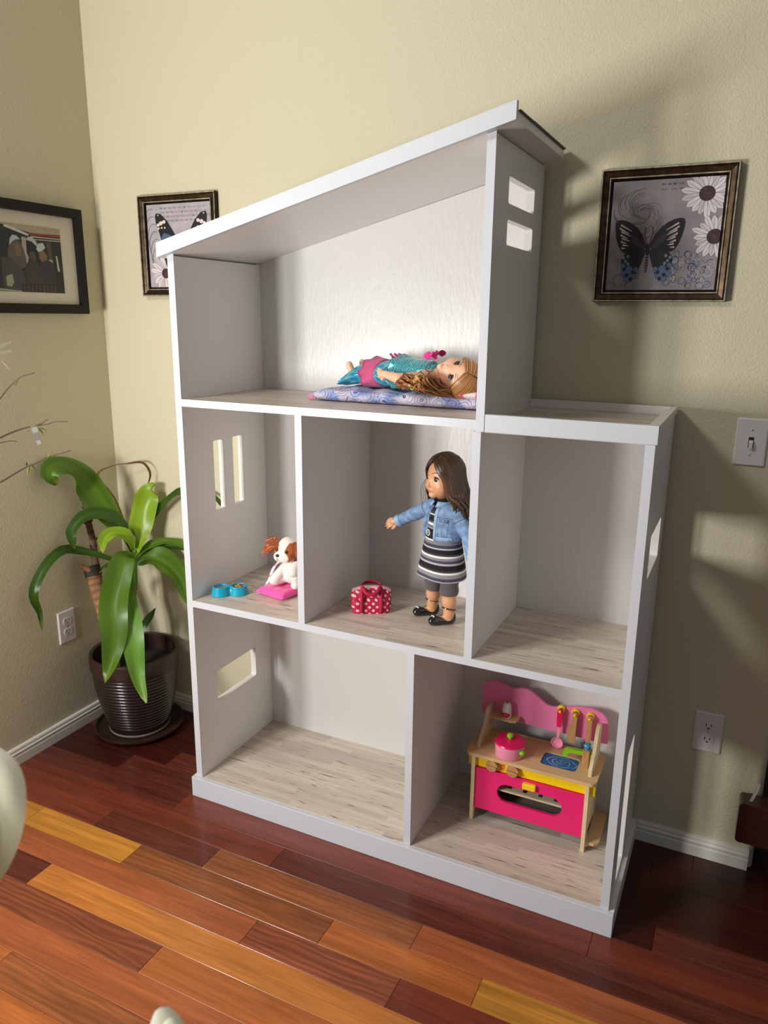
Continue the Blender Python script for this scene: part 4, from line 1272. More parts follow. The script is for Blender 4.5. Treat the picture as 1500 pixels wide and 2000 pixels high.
MT['dots'] = dots_mat(); MT['crimson'] = mat('crimson_webbing', srgb(176, 6, 54), .7, bump=.2, bscale=700); MT['zip_pink'] = mat('pink_zip', srgb(242, 188, 200), .7)
bag = thing('polka_dot_bag', 'small crimson doll bag with white polka dots, on the middle room floor', 'bag', (.508, .165, Z2), .50)
q = MB()
Wb, Db, Hb = .104, .048, .070
n = 48; rings = []; cols = []
for k in range(13):
    f = k / 12; z = .0008 + Hb * f
    sc = 1 + .10 * math.sin(f * math.pi * .9) - .02 * (1 - f)
    dsc = 1.0 - .55 * max(0, f - .45) / .55
    e = 2.0 / 5
    ring = []
    for i in range(n):
        a = 2 * math.pi * i / n
        ca, sa = math.cos(a), math.sin(a)
        x = Wb / 2 * sc * math.copysign(abs(ca) ** e, ca); y = Db / 2 * dsc * 1.15 * math.copysign(abs(sa) ** e, sa)
        zz = z - (.010 * (abs(x) / (Wb / 2)) ** 3 * f)
        w_ = .0022 * math.sin(x * 150 + f * 5) * math.sin(f * math.pi)
        ring.append((x, y + w_ * (1 if y > 0 else -1), zz))
        cols.append((x * .95 + y * .9 + 1, zz + .01, 0))
    rings.append(ring)
q.loft(rings, cols=cols)
q.build('bag_body', 'dots', bag, smooth=60)
q = MB()
q.loft([[(x, yy, Hb + .0012 - .0095 * (abs(x) / (Wb / 2)) ** 3 + dz_) for yy, dz_ in ((-.011, -.002), (-.008, .0008), (.008, .0008), (.011, -.002))] for x in np.linspace(-Wb / 2 * 1.02, Wb / 2 * 1.02, 20)], close=False)
q.build('zip_strip', 'zip_pink', bag, smooth=60)
for s_ in (-1, 1):
    q = MB()
    y0 = s_ * Db / 2 * 1.13
    pth = [(-.027, y0 + s_ * .0035, .004), (-.027, y0 + s_ * .004, .035), (-.026, s_ * .021, .062), (-.024, s_ * .017, .074 if s_ < 0 else .070), (-.012, s_ * .030, .060 if s_ < 0 else .073), (.012, s_ * .030, .060 if s_ < 0 else .073), (.024, s_ * .017, .074 if s_ < 0 else .070), (.026, s_ * .021, .062), (.027, y0 + s_ * .004, .035), (.027, y0 + s_ * .0035, .004)]
    pth = spline(pth, 50)
    V = []
    for i, p in enumerate(pth):
        tg = (pth[min(i + 1, 49)] - pth[max(i - 1, 0)]).normalized()
        sd = tg.cross(Vector((0, s_, .35))).normalized() * .0052
        V += [p - sd, p + sd]
    q.add(V, [(2 * i, 2 * i + 1, 2 * i + 3, 2 * i + 2) for i in range(49)])
    o = q.build('handle', 'crimson', bag, smooth=60)
    so = o.modifiers.new('thick', 'SOLIDIFY'); so.thickness = .0012; so.offset = 0

# ---------------------------------------------------------------- pet bowls
pb = thing('pet_bowl', 'turquoise double toy pet bowl, on the left middle room floor', 'pet bowl', (.082, .091, Z2 + .0006), .62)
fb = Field((-.065, -.040, -.004), (.065, .040, .036), .0011)
for s_ in (-1, 1):
    fb.cone((s_ * .0255, 0, .001), (s_ * .0255, 0, .021), .0285, .0245, .004)
fb.ell((0, 0, .010), (.022, .013, .013), .008)
fb.cut((0, 0, -1), 0); fb.cut((0, 0, 1), .0255)
for s_ in (-1, 1):
    fb.cone((s_ * .0255, 0, .034), (s_ * .0255, 0, .0235), .0205, .0185, .0012, sub=True)
fb.build('bowl_body', 'teal_pet', pb, smooth=2)
wt = MB(); wt.lathe([(.001, .019), (.0195, .019), (.0205, .0215), (.001, .0217)], 32)
o = wt.build('water', 'water', None); o.location = Matrix.Rotation(.62, 3, 'Z') @ Vector((-.0255, 0, 0)) + Vector((.082, .091, Z2))
tag(o, 'clear water filling the left cup of the turquoise pet bowl', 'water', kind='stuff')
q = MB()
for k in range(85):
    a = rnd.uniform(0, 6.28); r = .0185 * math.sqrt(rnd.random())
    c = [srgb(196, 132, 64), srgb(150, 88, 40), srgb(110, 60, 30), srgb(214, 160, 90)][k % 4]
    q.ball((r * math.cos(a), r * math.sin(a), .0195 + .006 * (1 - r / .02) + rnd.uniform(0, .002)), (.0026, .0021, .0018), 7, 5, c)
kb_ = q.build('kibble', 'vc', None)
kb_.location = Matrix.Rotation(.62, 3, 'Z') @ Vector((.0255, 0, 0)) + Vector((.082, .091, Z2))
tag(kb_, 'brown pet kibble heaped in the right cup of the turquoise bowl', 'pet food', kind='stuff')

# ---------------------------------------------------------------- cushion
cu = thing('pink_cushion', 'bright pink square toy cushion under the plush puppy', 'cushion', (.2165, .158, Z2), -.19)
q = MB(); n = 25; V = []; F = []
for sgn in (1, -1):
    for i in range(n):
        for j in range(n):
            u, v = -1 + 2 * i / (n - 1), -1 + 2 * j / (n - 1)
            pin = 1 - .10 * (1 - abs(u) ** 2) * (abs(v) ** 3); pin2 = 1 - .10 * (1 - abs(v) ** 2) * (abs(u) ** 3)
            h = ((1 - u ** 4) * (1 - v ** 4)) ** .55
            dent = math.exp(-((u - .10) ** 2 + (v - .35) ** 2) / .26) * .80
            wr = .0012 * math.sin(u * 11 + v * 3) * h
            z = .012 + (.0165 * h * (1 - dent) + wr if sgn > 0 else -.0118 * h)
            V.append((u * .056 * pin2, v * .053 * pin, z))
for s_ in (0, 1):
    for i in range(n - 1):
        for j in range(n - 1):
            a = s_ * n * n + i * n + j
            F.append((a, a + 1, a + n + 1, a + n))
q.add(V, F); q.build('cushion_cover', 'pillow_pink', cu, smooth=80)

# ---------------------------------------------------------------- plush puppy
dg = thing('plush_puppy', 'white and ginger plush spaniel puppy sitting on the pink cushion', 'plush toy', (.232, .190, Z2 + .0215), -.12)
dg.scale = (1.0,) * 3
# local frame: faces -Y
fd = Field((-.055, -.060, -.006), (.055, .062, .180), .0015)
fd.ell((0, .006, .050), (.030, .027, .040), .01)
fd.ell((0, .012, .028), (.034, .030, .027), .012)
hx, hz = -.006, .107
fd.ell((hx, -.006, hz), (.032, .030, .032), .008)
fd.ell((hx, -.006, hz + .014), (.026, .026, .026), .008)
fd.ell((hx - .003, -.030, hz - .014), (.025, .018, .0165), .007)
fd.ell((hx - .014, -.028, hz - .015), (.016, .015, .015), .007)
fd.ell((hx + .012, -.026, hz - .014), (.017, .015, .015), .007)
fd.cone((-.020, -.004, .062), (-.038, -.034, .016), .012, .0145, .006)
fd.cone((.024, -.006, .070), (.026, -.026, .052), .013, .0165, .006)
fd.cone((-.020, .010, .020), (-.034, -.028, .012), .015, .012, .006)
fd.cone((.022, .010, .020), (.036, -.028, .014), .015, .0125, .006)
gin, wht, drk = srgb(176, 88, 22), srgb(238, 230, 222), srgb(120, 52, 14)


def dogcol(V):
    C = np.tile(np.array(wht), (len(V), 1))
    x, y, z = V[:, 0] - hx, V[:, 1], V[:, 2] - hz
    pR = (z > -.026) & (x > .0100 + .010 * np.clip((z - .004) / .03, -1, 1) * np.sign(z - .004)) & (y > -.036) & (z < .028)
    pL = (z > -.001) & (x < -.0125) & (y > -.036) & (z < .022)
    bk_ = (y > .010) & (z > -.02)
    C[pR | pL | bk_] = gin
    return C


fd.build('body', 'plush', dg, colfn=dogcol, smooth=3)
for s_ in (-1, 1):
    q = MB(); rt = Vector((hx + s_ * .025, -.004, hz + .013))
    tip = Vector((hx - .074, -.014, hz - .016)) if s_ < 0 else Vector((hx + .046, .000, hz - .030))
    mid = (rt + tip) / 2 + Vector((s_ * .006, 0, .014 if s_ < 0 else .004))
    axis = spline([rt, mid, tip], 24)
    for k in range(220):
        f = rnd.random(); p = axis[int(f * 23)]
        a = rnd.uniform(0, 6.28); rad = .0185 * math.sin(math.pi * min(.95, f * .75 + .18))
        d = (tip - rt).normalized()
        off = Vector((0, math.cos(a) * .45, math.sin(a))) * rad
        e1 = p + off; e2 = p + off * 1.25 + d * rnd.uniform(.012, .020) + Vector((rnd.uniform(-.004, .004), rnd.uniform(-.003, .003), rnd.uniform(-.004, .004)))
        c = [srgb(178, 90, 30), srgb(150, 68, 20), srgb(202, 118, 52), srgb(120, 52, 14)][k % 4]
        q.tube([p * .6 + e1 * .4, e1 * .55 + e2 * .45, e2], [.0042, .0036, .0006], 5, col=c)
    for k in range(0, 24, 2): q.ball(axis[k], (.0145 * math.sin(math.pi * min(.95, k / 24 * .75 + .18)),) * 3, 8, 6, srgb(140, 64, 20))
    q.build('ear', 'plush', dg, smooth=70)
q = MB(); q.ball((hx - .006, -.0475, hz - .0065), (.0058, .0042, .0046), 16, 10, (.004, .004, .005)); q.build('nose', 'eye', dg)
for x in (-.0205, .0155):
    q = MB(); q.ball((hx + x, -.0318 if x > 0 else -.0300, hz + .0035), (.0050, .0042, .0056), 14, 9, (.012, .005, .003)); q.build('eye', 'eye', dg)
q = MB(col=(.02, .015, .015))
my = lambda x: -.0478 + .0062 * (abs(x + .006) / .012) ** 2
q.tube([(hx + x, my(x), hz - .020 + .0042 * ((x + .006) / .011) ** 2) for x in np.linspace(-.017, .005, 13)], .0005, 5)
q.tube([(hx - .006, -.0480, hz - .011), (hx - .006, -.0484, hz - .020)], .0004, 5)
q.build('stitched_mouth', 'vc', dg)
q = MB(col=srgb(232, 206, 220))
q.lathe([(.0215, .080), (.0235, .0815), (.0235, .0855), (.0215, .087)], 28, c=(-.002, .002, 0)); q.build('collar', 'cloth', dg)
q = MB()
rp = spline([(-.018, -.020, .083), (-.034, -.034, .062), (-.046, -.036, .040), (-.054, -.034, .022), (-.064, -.036, .004), (-.068, -.040, -.006)], 26)
V = []; C = []
for i, p in enumerate(rp):
    V += [p + Vector((.006, .002, .002)), p - Vector((.0045, .0, .001))]
    C += [srgb(238, 226, 236)] * 2 if i % 9 not in (4, 5) else [srgb(200, 150, 190)] * 2
q.add(V, [(2 * i, 2 * i + 1, 2 * i + 3, 2 * i + 2) for i in range(25)], cols=C)
o = q.build('leash', 'cloth', dg, smooth=60); so = o.modifiers.new('thick', 'SOLIDIFY'); so.thickness = .0010
o['label'] = 'white printed ribbon leash'


# ---------------------------------------------------------------- doll mattress and pillow
def floral_mat():
    M = bpy.data.materials.new('floral_print'); M.use_nodes = True
    nt = M.node_tree; N = nt.nodes; Lk = nt.links; b = N['Principled BSDF']; b.inputs['Roughness'].default_value = .85
    tc = N.new('ShaderNodeTexCoord')
    v = N.new('ShaderNodeTexVoronoi'); v.inputs['Scale'].default_value = 24; Lk.new(tc.outputs['Object'], v.inputs['Vector'])
    nz = N.new('ShaderNodeTexNoise'); nz.inputs['Scale'].default_value = 26; Lk.new(tc.outputs['Object'], nz.inputs['Vector'])
    r1 = N.new('ShaderNodeValToRGB')
    r1.color_ramp.elements[0].color = (*srgb(140, 160, 216), 1); r1.color_ramp.elements[0].position = .36
    r1.color_ramp.elements[1].color = (*srgb(214, 206, 224), 1); r1.color_ramp.elements[1].position = .56
    Lk.new(nz.outputs['Fac'], r1.inputs[0])
    sn = N.new('ShaderNodeMath'); sn.operation = 'MULTIPLY'; sn.inputs[1].default_value = 300; Lk.new(v.outputs['Distance'], sn.inputs[0])
    n2 = N.new('ShaderNodeMath'); n2.operation = 'MULTIPLY'; n2.inputs[1].default_value = 14
    Lk.new(v.outputs['Distance'], n2.inputs[0])
    n3 = N.new('ShaderNodeMath'); n3.operation = 'SINE'
    n4 = N.new('ShaderNodeMath'); n4.operation = 'MULTIPLY_ADD'; n4.inputs[1].default_value = 24; Lk.new(n2.outputs[0], n4.inputs[0])
    n5 = N.new('ShaderNodeTexNoise'); n5.inputs['Scale'].default_value = 60; Lk.new(tc.outputs['Object'], n5.inputs['Vector'])
    n6 = N.new('ShaderNodeMath'); n6.operation = 'MULTIPLY'; n6.inputs[1].default_value = 6; Lk.new(n5.outputs['Fac'], n6.inputs[0])
    n7 = N.new('ShaderNodeMath'); n7.operation = 'ADD'
    n4.inputs[1].default_value = 2.6
    n4.inputs[2].default_value = 0
    Lk.new(n4.outputs[0], n7.inputs[0]); Lk.new(n6.outputs[0], n7.inputs[1]); Lk.new(n7.outputs[0], n3.inputs[0])
    st = N.new('ShaderNodeMapRange'); st.inputs['From Min'].default_value = .84; st.inputs['From Max'].default_value = .96
    Lk.new(n3.outputs[0], st.inputs['Value'])
    mx = N.new('ShaderNodeMix'); mx.data_type = 'RGBA'; Lk.new(st.outputs[0], mx.inputs[0]); Lk.new(r1.outputs[0], mx.inputs[6])
    mx.inputs[7].default_value = (*srgb(44, 52, 116), 1)
    Lk.new(mx.outputs[2], b.inputs['Base Color'])
    return M


MT['floral'] = floral_mat()
mz = Z1
mt = thing('doll_mattress', 'blue and lilac floral doll mattress on the top shelf', 'mattress', (.585, .245, mz))
q = MB(); nu, nv = 64, 22; V = []; F = []
for sgn in (1, -1):
    for i in range(nu):
        for j in range(nv):
            u, v = -1 + 2 * i / (nu - 1), -1 + 2 * j / (nv - 1)
            h = (max(0, 1 - abs(u) ** 14) * max(0, 1 - abs(v) ** 8)) ** .42
            taper = .62 + .38 * min(1, (u + 1) / .24)
            lump = .0022 * math.sin(u * 19 + v * 2.2) + .0016 * math.sin(u * 33 - v * 5 + 1) + .0012 * math.sin(v * 9 + u * 4)
            edge = .004 * math.sin(u * 23) * (abs(v) ** 6) + .003 * math.sin(u * 11 + 1) * abs(v) ** 6
            x = u * .262 - .0055; y = v * .094 + edge
            if u < -.8: y = y * (1 - .18 * ((-.8 - u) / .2))
            z = .014 + (.017 * h * taper + lump * h if sgn > 0 else -.0136 * h)
            V.append((x, y, z))
for s_ in (0, 1):
    for i in range(nu - 1):
        for j in range(nv - 1):
            a = s_ * nu * nv + i * nv + j
            F.append((a, a + 1, a + nv + 1, a + nv))
q.add(V, F); q.build('mattress_cover', 'floral', mt, smooth=90)
q = MB()
q.loft([[(-.272 + .006 * k, -.070 + .007 * a + .002 * k, .010 + .010 * b_ * (1 - .2 * k / 3)) for a, b_ in ((-1, -.9), (1, -.9), (1.1, .6), (-1.1, .6))] for k in range(4)], cols=[c for k in range(4) for c in [srgb(244, 130, 180) if k % 2 == 0 else srgb(240, 176, 200)] * 4])
o = q.build('corner_binding', 'cloth', mt); o['label'] = 'pink bound corner'
pl = thing('doll_pillow', 'small white and pink doll pillow under the lying doll head', 'pillow', (.792, .196, mz + .0275), .12)
q = MB(); n = 21; V = []; F = []; C = []
for sgn in (1, -1):
    for i in range(n):
        for j in range(n):
            u, v = -1 + 2 * i / (n - 1), -1 + 2 * j / (n - 1)
            h = ((1 - u ** 4) * (1 - v ** 4)) ** .5
            V.append((u * .044, v * .060, .009 + (.011 if sgn > 0 else -.0088) * h))
            C.append(srgb(226, 30, 110) if (math.sin(u * 7 + 1) * math.sin(v * 6 + .4)) > .45 else srgb(232, 220, 222))
for s_ in (0, 1):
    for i in range(n - 1):
        for j in range(n - 1):
            a = s_ * n * n + i * n + j
            F.append((a, a + 1, a + n + 1, a + n))
q.add(V, F, cols=C); q.build('pillow_cover', 'cloth', pl, smooth=80)

# ================================================================== DOLLS
def rotm(rx=0, ry=0, rz=0):
    return np.array((Matrix.Rotation(rz, 3, 'Z') @ Matrix.Rotation(ry, 3, 'Y') @ Matrix.Rotation(rx, 3, 'X')))


H0 = np.array([0, 0, .340])


def doll_body(t, skin, lipc, RH, arms, legs, iris, browc, lo, hi, h=.0016):
    """one continuous vinyl body.  arms/legs are joint lists; RH turns the head on the neck"""
    f = Field(lo, hi, h)
    hp = lambda x, y, z: H0 + RH @ (np.array([x, y, z]) - H0)
    E = lambda c, r, k=.006, sub=False: f.ell(hp(*c), r, k, R=RH.T, sub=sub)
    # torso, neck
    f.ell((0, 0, .272), (.043, .031, .055), .01); f.ell((0, 0, .205), (.047, .037, .038), .012)
    f.cone((-.040, 0, .312), (.040, 0, .312), .016, .016, .008)
    f.cone((0, 0, .300), H0 + np.array([0, 0, .012]), .0165, .0165, .006)
    # head
    E((0, .002, .402), (.0440, .0470, .0515)); E((0, -.014, .378), (.0375, .0330, .0365), .01)
    for s_ in (-1, 1):
        E((s_ * .021, -.024, .374), (.0165, .0165, .0165), .008)
        E((s_ * .0435, .006, .388), (.005, .0085, .0115), .003)
    E((0, -.0365, .3525), (.0115, .0095, .0085), .006)
    f.cone(hp(0, -.0445, .392), hp(0, -.0502, .3795), .0035, .0052, .004)
    for s_ in (-1, 1): E((s_ * .0042, -.0475, .3785), (.0034, .0035, .0030), .002)
    E((0, -.0455, .3668), (.0092, .0036, .0024), .0025); E((0, -.0448, .3628), (.0078, .0040, .0027), .0025)
    for s_ in (-1, 1): E((s_ * .0185, -.0465, .3955), (.0100, .0060, .0072), .002, sub=True)
    # limbs
    for sh, el, wr, tip, spread, curl in arms:
        sh, el, wr, tip, spread, curl = map(np.array, (sh, el, wr, tip, spread, curl))
        f.cone(sh, el, .0155, .0130, .008); f.cone(el, wr, .0135, .0098, .006)
        d = (tip - wr) / np.linalg.norm(tip - wr)
        pc = wr + d * .015
        f.cone(wr + d * .004, wr + d * .020, .0090, .0078, .005)
        f.cone(pc - spread * .004, pc + d * .006 + spread * .005, .0070, .0070, .004)
        for i, (o, ln_) in enumerate(((-.0095, .017), (-.0032, .021), (.0032, .0205), (.0092, .016))):
            b0 = wr + d * .022 + spread * o
            m1 = b0 + d * ln_ * .55 + spread * o * .12 + curl * .002
            e1 = m1 + d * ln_ * .42 + curl * .0035
            f.cone(b0, m1, .0037, .0035, .0016); f.cone(m1, e1, .0035, .0028, .0014)
        tb = wr + d * .008 - spread * .0085
        m1 = tb + d * .008 - spread * .0062 + curl * .002
        f.cone(tb, m1, .0044, .0040, .002); f.cone(m1, m1 + d * .0075 - spread * .0008 + curl * .002, .0040, .0031, .0014)
    for hip, kn, an, hl, toe in legs:
        hip, kn, an, hl, toe = map(np.array, (hip, kn, an, hl, toe))
        f.cone(hip, kn, .0265, .0195, .010); f.cone(kn, kn * .45 + an * .55, .0190, .0185, .006); f.cone(kn * .45 + an * .55, an, .0180, .0138, .006)
        f.cone(an, hl, .0135, .0115, .006); f.cone(hl, toe, .0112, .0095, .006)

    def colfn(V):
        C = np.tile(np.array(skin), (len(V), 1))
        q = (V - H0) @ RH + H0
        g = lambda c, r: np.exp(-(((q - np.array(c)) / np.array(r)) ** 2).sum(1))
        lips = np.clip(1.4 * g((0, -.049, .3650), (.0085, .006, .0042)) - .25, 0, 1)[:, None]
        C = C * (1 - lips) + np.array(lipc) * lips
        for s_ in (-1, 1):
            bl = .30 * g((s_ * .026, -.036, .374), (.011, .02, .011))[:, None]
            C = C * (1 - bl) + np.array([.80, .26, .18]) * bl
            sd = np.clip(1.3 * g((s_ * .0185, -.042, .3955), (.0095, .02, .0065)) - .45, 0, 1)[:, None] * .55
            C = C * (1 - sd) + np.array([.10, .05, .03]) * sd
        return C
    f.build('body', 'skin', t, colfn=colfn, smooth=2)
    mh = Matrix([list(r) for r in RH])
    h0 = Vector(H0)
    tr = lambda p: h0 + mh @ (Vector(p) - h0)
    for s_ in (-1, 1):
        q = MB(); c = Vector((s_ * .0185, -.0337, .3955)); R_ = .0094
        V = []; F = []; C = []; nu, nv = 24, 16
        for j in range(nv + 1):
            ph = math.pi * j / nv
            for i in range(nu):
                a = 2 * math.pi * i / nu
                d = Vector((math.sin(ph) * math.cos(a), -math.cos(ph), math.sin(ph) * math.sin(a)))
                V.append(tr(c + d * R_))
                C.append((.004, .003, .003) if ph < .34 else (iris if ph < .78 else ((.02, .015, .012) if ph < .86 else (.72, .70, .68))))
        for j in range(nv):
            for i in range(nu):
                k = (i + 1) % nu
                F.append((j * nu + i, (j + 1) * nu + i, (j + 1) * nu + k, j * nu + k))
        q.add(V, F, cols=C); q.build('eye', 'eye', t, smooth=180)
        q = MB(col=(.012, .007, .005))
        q.tube([tr((s_ * (.0185 + .0098 * math.cos(a)), -.0428 + .0060 * math.cos(a) ** 2, .3950 + .0078 * math.sin(a))) for a in np.linspace(.15, math.pi - .15, 11)], [.0004, .0008, .0010, .0011, .0012, .0012, .0012, .0011, .0010, .0008, .0004], 5)
        for a in np.linspace(.25, math.pi - .25, 9):
            p = Vector((s_ * .0185 + .0098 * math.cos(a), -.0432 + .0055 * math.cos(a) ** 2, .3955 + .0078 * math.sin(a)))
            q.tube([tr(p), tr(p + Vector((.0014 * math.cos(a), -.0022, .0018)))], [.0005, .0001], 4)
        q.build('eyelashes', 'vc', t)
        q = MB(col=browc)
        q.tube([tr((s_ * x, -.0455 + .0052 * ((x - .008) / .02) ** 2, .4095 + .0042 * math.sin((x - .008) / .021 * 2.4))) for x in np.linspace(.0085, .029, 9)], [.0004, .0009, .001, .001, .001, .0009, .0008, .0006, .0003], 5, flat=.7)
        q.build('eyebrow', 'vc', t)
    return f, tr


def probe(f, p, d, off=0.0, maxd=.14):
    """walk from p along d to the surface of field f"""
    p = np.array(p, float); d = np.array(d, float); d /= np.linalg.norm(d)
    s_ = 0; step = f.h * .5; last = p
    while s_ < maxd:
        x = p + d * s_; i = (x - f.lo) / f.h
        i0 = np.floor(i).astype(int)
        if (i0 >= 0).all() and (i0 < f.n - 1).all():
            w = i - i0; v = 0
            for a in (0, 1):
                for b_ in (0, 1):
                    for c in (0, 1):
                        v += f.f[i0[0] + a, i0[1] + b_, i0[2] + c] * (w[0] if a else 1 - w[0]) * (w[1] if b_ else 1 - w[1]) * (w[2] if c else 1 - w[2])
            if v < 0: return Vector(x - d * off)
        s_ += step
    return None


def lock(q, pts, w, th, cols, n=9, nrm=None, m_=6):
    """one flat tapering lock of hair along pts; nrm(p) gives the outward direction"""
    S_ = spline(pts, n); rings = []; C = []
    for i, p in enumerate(S_):
        f = i / (n - 1)
        tg = (S_[min(i + 1, n - 1)] - S_[max(i - 1, 0)]).normalized()
        no = nrm(p); no = (no - tg * no.dot(tg))
        if no.length < 1e-4: no = tg.orthogonal()
        no.normalize(); sd = tg.cross(no)
        ww = w * (.35 + .65 * min(1, f * 4)) * (1 - .75 * max(0, f - .7) / .3)
        rings.append([p + sd * (ww * math.cos(2 * math.pi * k / m_)) + no * (th * (1 - .6 * f ** 3) * math.sin(2 * math.pi * k / m_)) for k in range(m_)])
        C += [cols[0] if f < .5 else cols[1]] * m_
    q.loft(rings, cols=C)


# ---------------------------------------------------------------- standing doll
sd_ = thing('standing_doll', 'brown haired doll in a denim jacket and striped dress, standing with an arm held out', 'doll', (.707, .188, Z2 + .0008), math.radians(-27))
skin1 = srgb(214, 158, 116)
armR = [(-.044, 0, .309), (-.092, -.020, .281), (-.136, -.040, .255), (-.172, -.058, .243), (-.18, .10, .98), (.12, .10, -.98)]
armL = [(.046, .004, .309), (.078, .016, .254), (.094, .016, .200), (.099, .012, .158), (.1, -.99, .05), (-.98, -.1, 0)]
legs1 = [((-.026, .002, .190), (-.031, .000, .105), (-.042, .006, .030), (-.042, .008, .013), (-.060, -.028, .0125)),
         ((.026, .002, .190), (.029, .000, .105), (.032, .000, .030), (.032, .001, .013), (.014, -.036, .0125))]
RH1 = rotm(rx=.02, rz=-.14)
bf, tr1 = doll_body(sd_, skin1, srgb(186, 96, 80), RH1, [armR, armL], legs1, srgb(46, 24, 12), srgb(96, 62, 38), (-.195, -.095, -.002), (.125, .065, .462))

# ribbed dress
def dress_col(z, j):
    stripes = [(.1325, srgb(190, 190, 196)), (.141, srgb(66, 66, 84)), (.150, srgb(140, 140, 146)), (.1555, srgb(236, 234, 234)), (.160, srgb(58, 58, 62)), (.174, (.006, .006, .008)), (.1775, srgb(176, 174, 178)), (.184, srgb(66, 66, 82)), (.192, srgb(134, 134, 140)), (.1965, srgb(236, 234, 234)), (.201, srgb(56, 56, 60)), (.2125, (.006, .006, .008)), (.2155, srgb(190, 188, 190)), (.224, srgb(60, 60, 78)), (.232, srgb(126, 126, 134)), (.2365, srgb(236, 234, 234)), (.262, (.006, .006, .008)), (.2645, srgb(176, 174, 178)), (.272, srgb(110, 110, 118)), (.277, srgb(236, 234, 234)), (.282, srgb(96, 96, 104)), (.298, (.006, .006, .008)), (.3015, srgb(200, 198, 200)), (.310, srgb(52, 52, 62)), (9, (.006, .006, .008))]
    for lim, c in stripes:
        if z < lim: return c
q = MB(); rings = []; cols = []
key = [(.1295, .0715, .0610), (.15, .0685, .0585), (.20, .0585, .0500), (.235, .0515, .0435), (.26, .0480, .0395), (.29, .0475, .0370), (.308, .0430, .0340), (.318, .0300, .0270), (.324, .0215, .0215), (.344, .0195, .0200)]
zs = [key[0][0] + (key[-1][0] - key[0][0]) * k / 130 for k in range(131)]
for z in zs:
    rx = np.interp(z, [k[0] for k in key], [k[1] for k in key]); ry = np.interp(z, [k[0] for k in key], [k[2] for k in key])
    fl = max(0, (.20 - z) / .07)
    ring = []
    for j in range(96):
        a = 2 * math.pi * j / 96
        r = 1 + (.006 if j % 2 else -.006) + fl * .022 * math.sin(a * 5 + .7)
        ring.append((rx * r * math.cos(a), ry * r * math.sin(a), z + .002 * fl * math.sin(a * 3)))
        cols.append(dress_col(z, j))
    rings.append(ring)
q.loft(rings, cols=cols); q.build('dress', 'knit', sd_, smooth=180)
q = MB(col=srgb(222, 222, 226))
for r_ in (.0072, .0058):
    q.tube([(-.013 + r_ * math.cos(a), -.0415 + .02 * abs(.0) - .0002, .250 + r_ * 1.2 * math.sin(a)) for a in np.linspace(0, 2 * math.pi, 22)], .0006, 5)
for a in (1.57, 3.9, 5.5, .5, 2.6): q.tube([(-.013, -.0417, .250), (-.013 + .0052 * math.cos(a), -.0417, .250 + .0062 * math.sin(a))], .0006, 4)
q.build('round_emblem', 'vc', sd_)

# denim jacket
jf = Field((-.165, -.115, .165), (.125, .065, .345), .0015)
jf.ell((0, .001, .292), (.0580, .0450, .050), .01); jf.ell((0, .000, .252), (.0610, .0500, .058), .012)
jf.cone((-.042, .001, .308), (.044, .001, .308), .0205, .0205, .008)
jf.cut((0, 0, -1), -.2335); jf.cut((0, 0, 1), .330)
aj = lambda p: np.array(p)
for A in (armR, armL):
    sh, el, wr = aj(A[0]), aj(A[1]), aj(A[2])
    jf.cone(sh, el, .0205, .0180, .006); jf.cone(el, wr - (wr - el) * .02, .0180, .0155, .006)
jf.cone((-.005, -.050, .336), (-.013, -.058, .226), .0175, .0285, .001, sub=True)
jf.cone((-.002, -.030, .340), (-.006, -.050, .296), .0150, .0170, .001, sub=True)
jf.cone((0, -.004, .322), (0, -.010, .36), .0215, .026, .002, sub=True)
den = srgb(122, 152, 190)


def dencol(V):
    C = np.tile(np.array(den), (len(V), 1))
    w = .5 + .5 * np.sin(V[:, 2] * 260 + V[:, 0] * 90 + 2 * np.sin(V[:, 0] * 130))
    return C * (0.80 + .26 * w)[:, None]


jk = jf.build('denim_jacket', 'denim', sd_, colfn=dencol, smooth=2)


def patch(name, x0, x1, z0, z1, up=.0016, nx=6, nz=5, col=den, m_='denim', skew=0.0):
    q = MB(); V = []; F = []
    G = {}
    for i in range(nx + 1):
        for j in range(nz + 1):
            x = x0 + (x1 - x0) * i / nx; z = z0 + (z1 - z0) * j / nz + skew * (i / nx)
            p = probe(jf, (x, -.110, z), (0, 1, 0), up)
            G[i, j] = p if p is not None and p.y < -.015 else None
    for i in range(nx):
        for j in range(nz):
            c = [G[i, j], G[i + 1, j], G[i + 1, j + 1], G[i, j + 1]]
            if all(p is not None for p in c):
                o = len(V); V += c; F.append((o, o + 1, o + 2, o + 3))
    if not F: return None
    q.add(V, F, col)
    o = q.build(name, m_, jk, smooth=60)
    o.parent = sd_
    s_ = o.modifiers.new('thick', 'SOLIDIFY'); s_.thickness = .0016; s_.offset = -1
    return o


dl = srgb(138, 168, 204); ddk = srgb(92, 120, 158)
patch('hem_band', .0145, .057, .2355, .2480, .0014, 10, 3, dl)
patch('hem_band', -.056, -.0365, .2355, .2480, .0014, 6, 3, dl)
patch('button_placket', .0120, .0215, .2350, .322, .0018, 3, 16, dl)
patch('pocket_flap', .0265, .0475, .2880, .2965, .0020, 6, 3, ddk, skew=-.003)
patch('pocket_flap', -.046, -.031, .2880, .2965, .0020, 5, 3, ddk, skew=.003)
q = MB(col=srgb(58, 74, 104))
def seam(pts, r=.0006):
    pp = [probe(jf, p, d, .0003) for p, d in pts]
    pp = [p for p in pp if p is not None]
    if len(pp) > 2: q.tube(pp, r, 5)
seam([((.0265, -.11, z), (0, 1, 0)) for z in np.linspace(.249, .288, 10)])
seam([((.0475, -.11, z), (0, 1, 0)) for z in np.linspace(.249, .288, 10)])
seam([((.0370, -.11, z), (0, 1, 0)) for z in np.linspace(.249, .288, 10)], .0004)
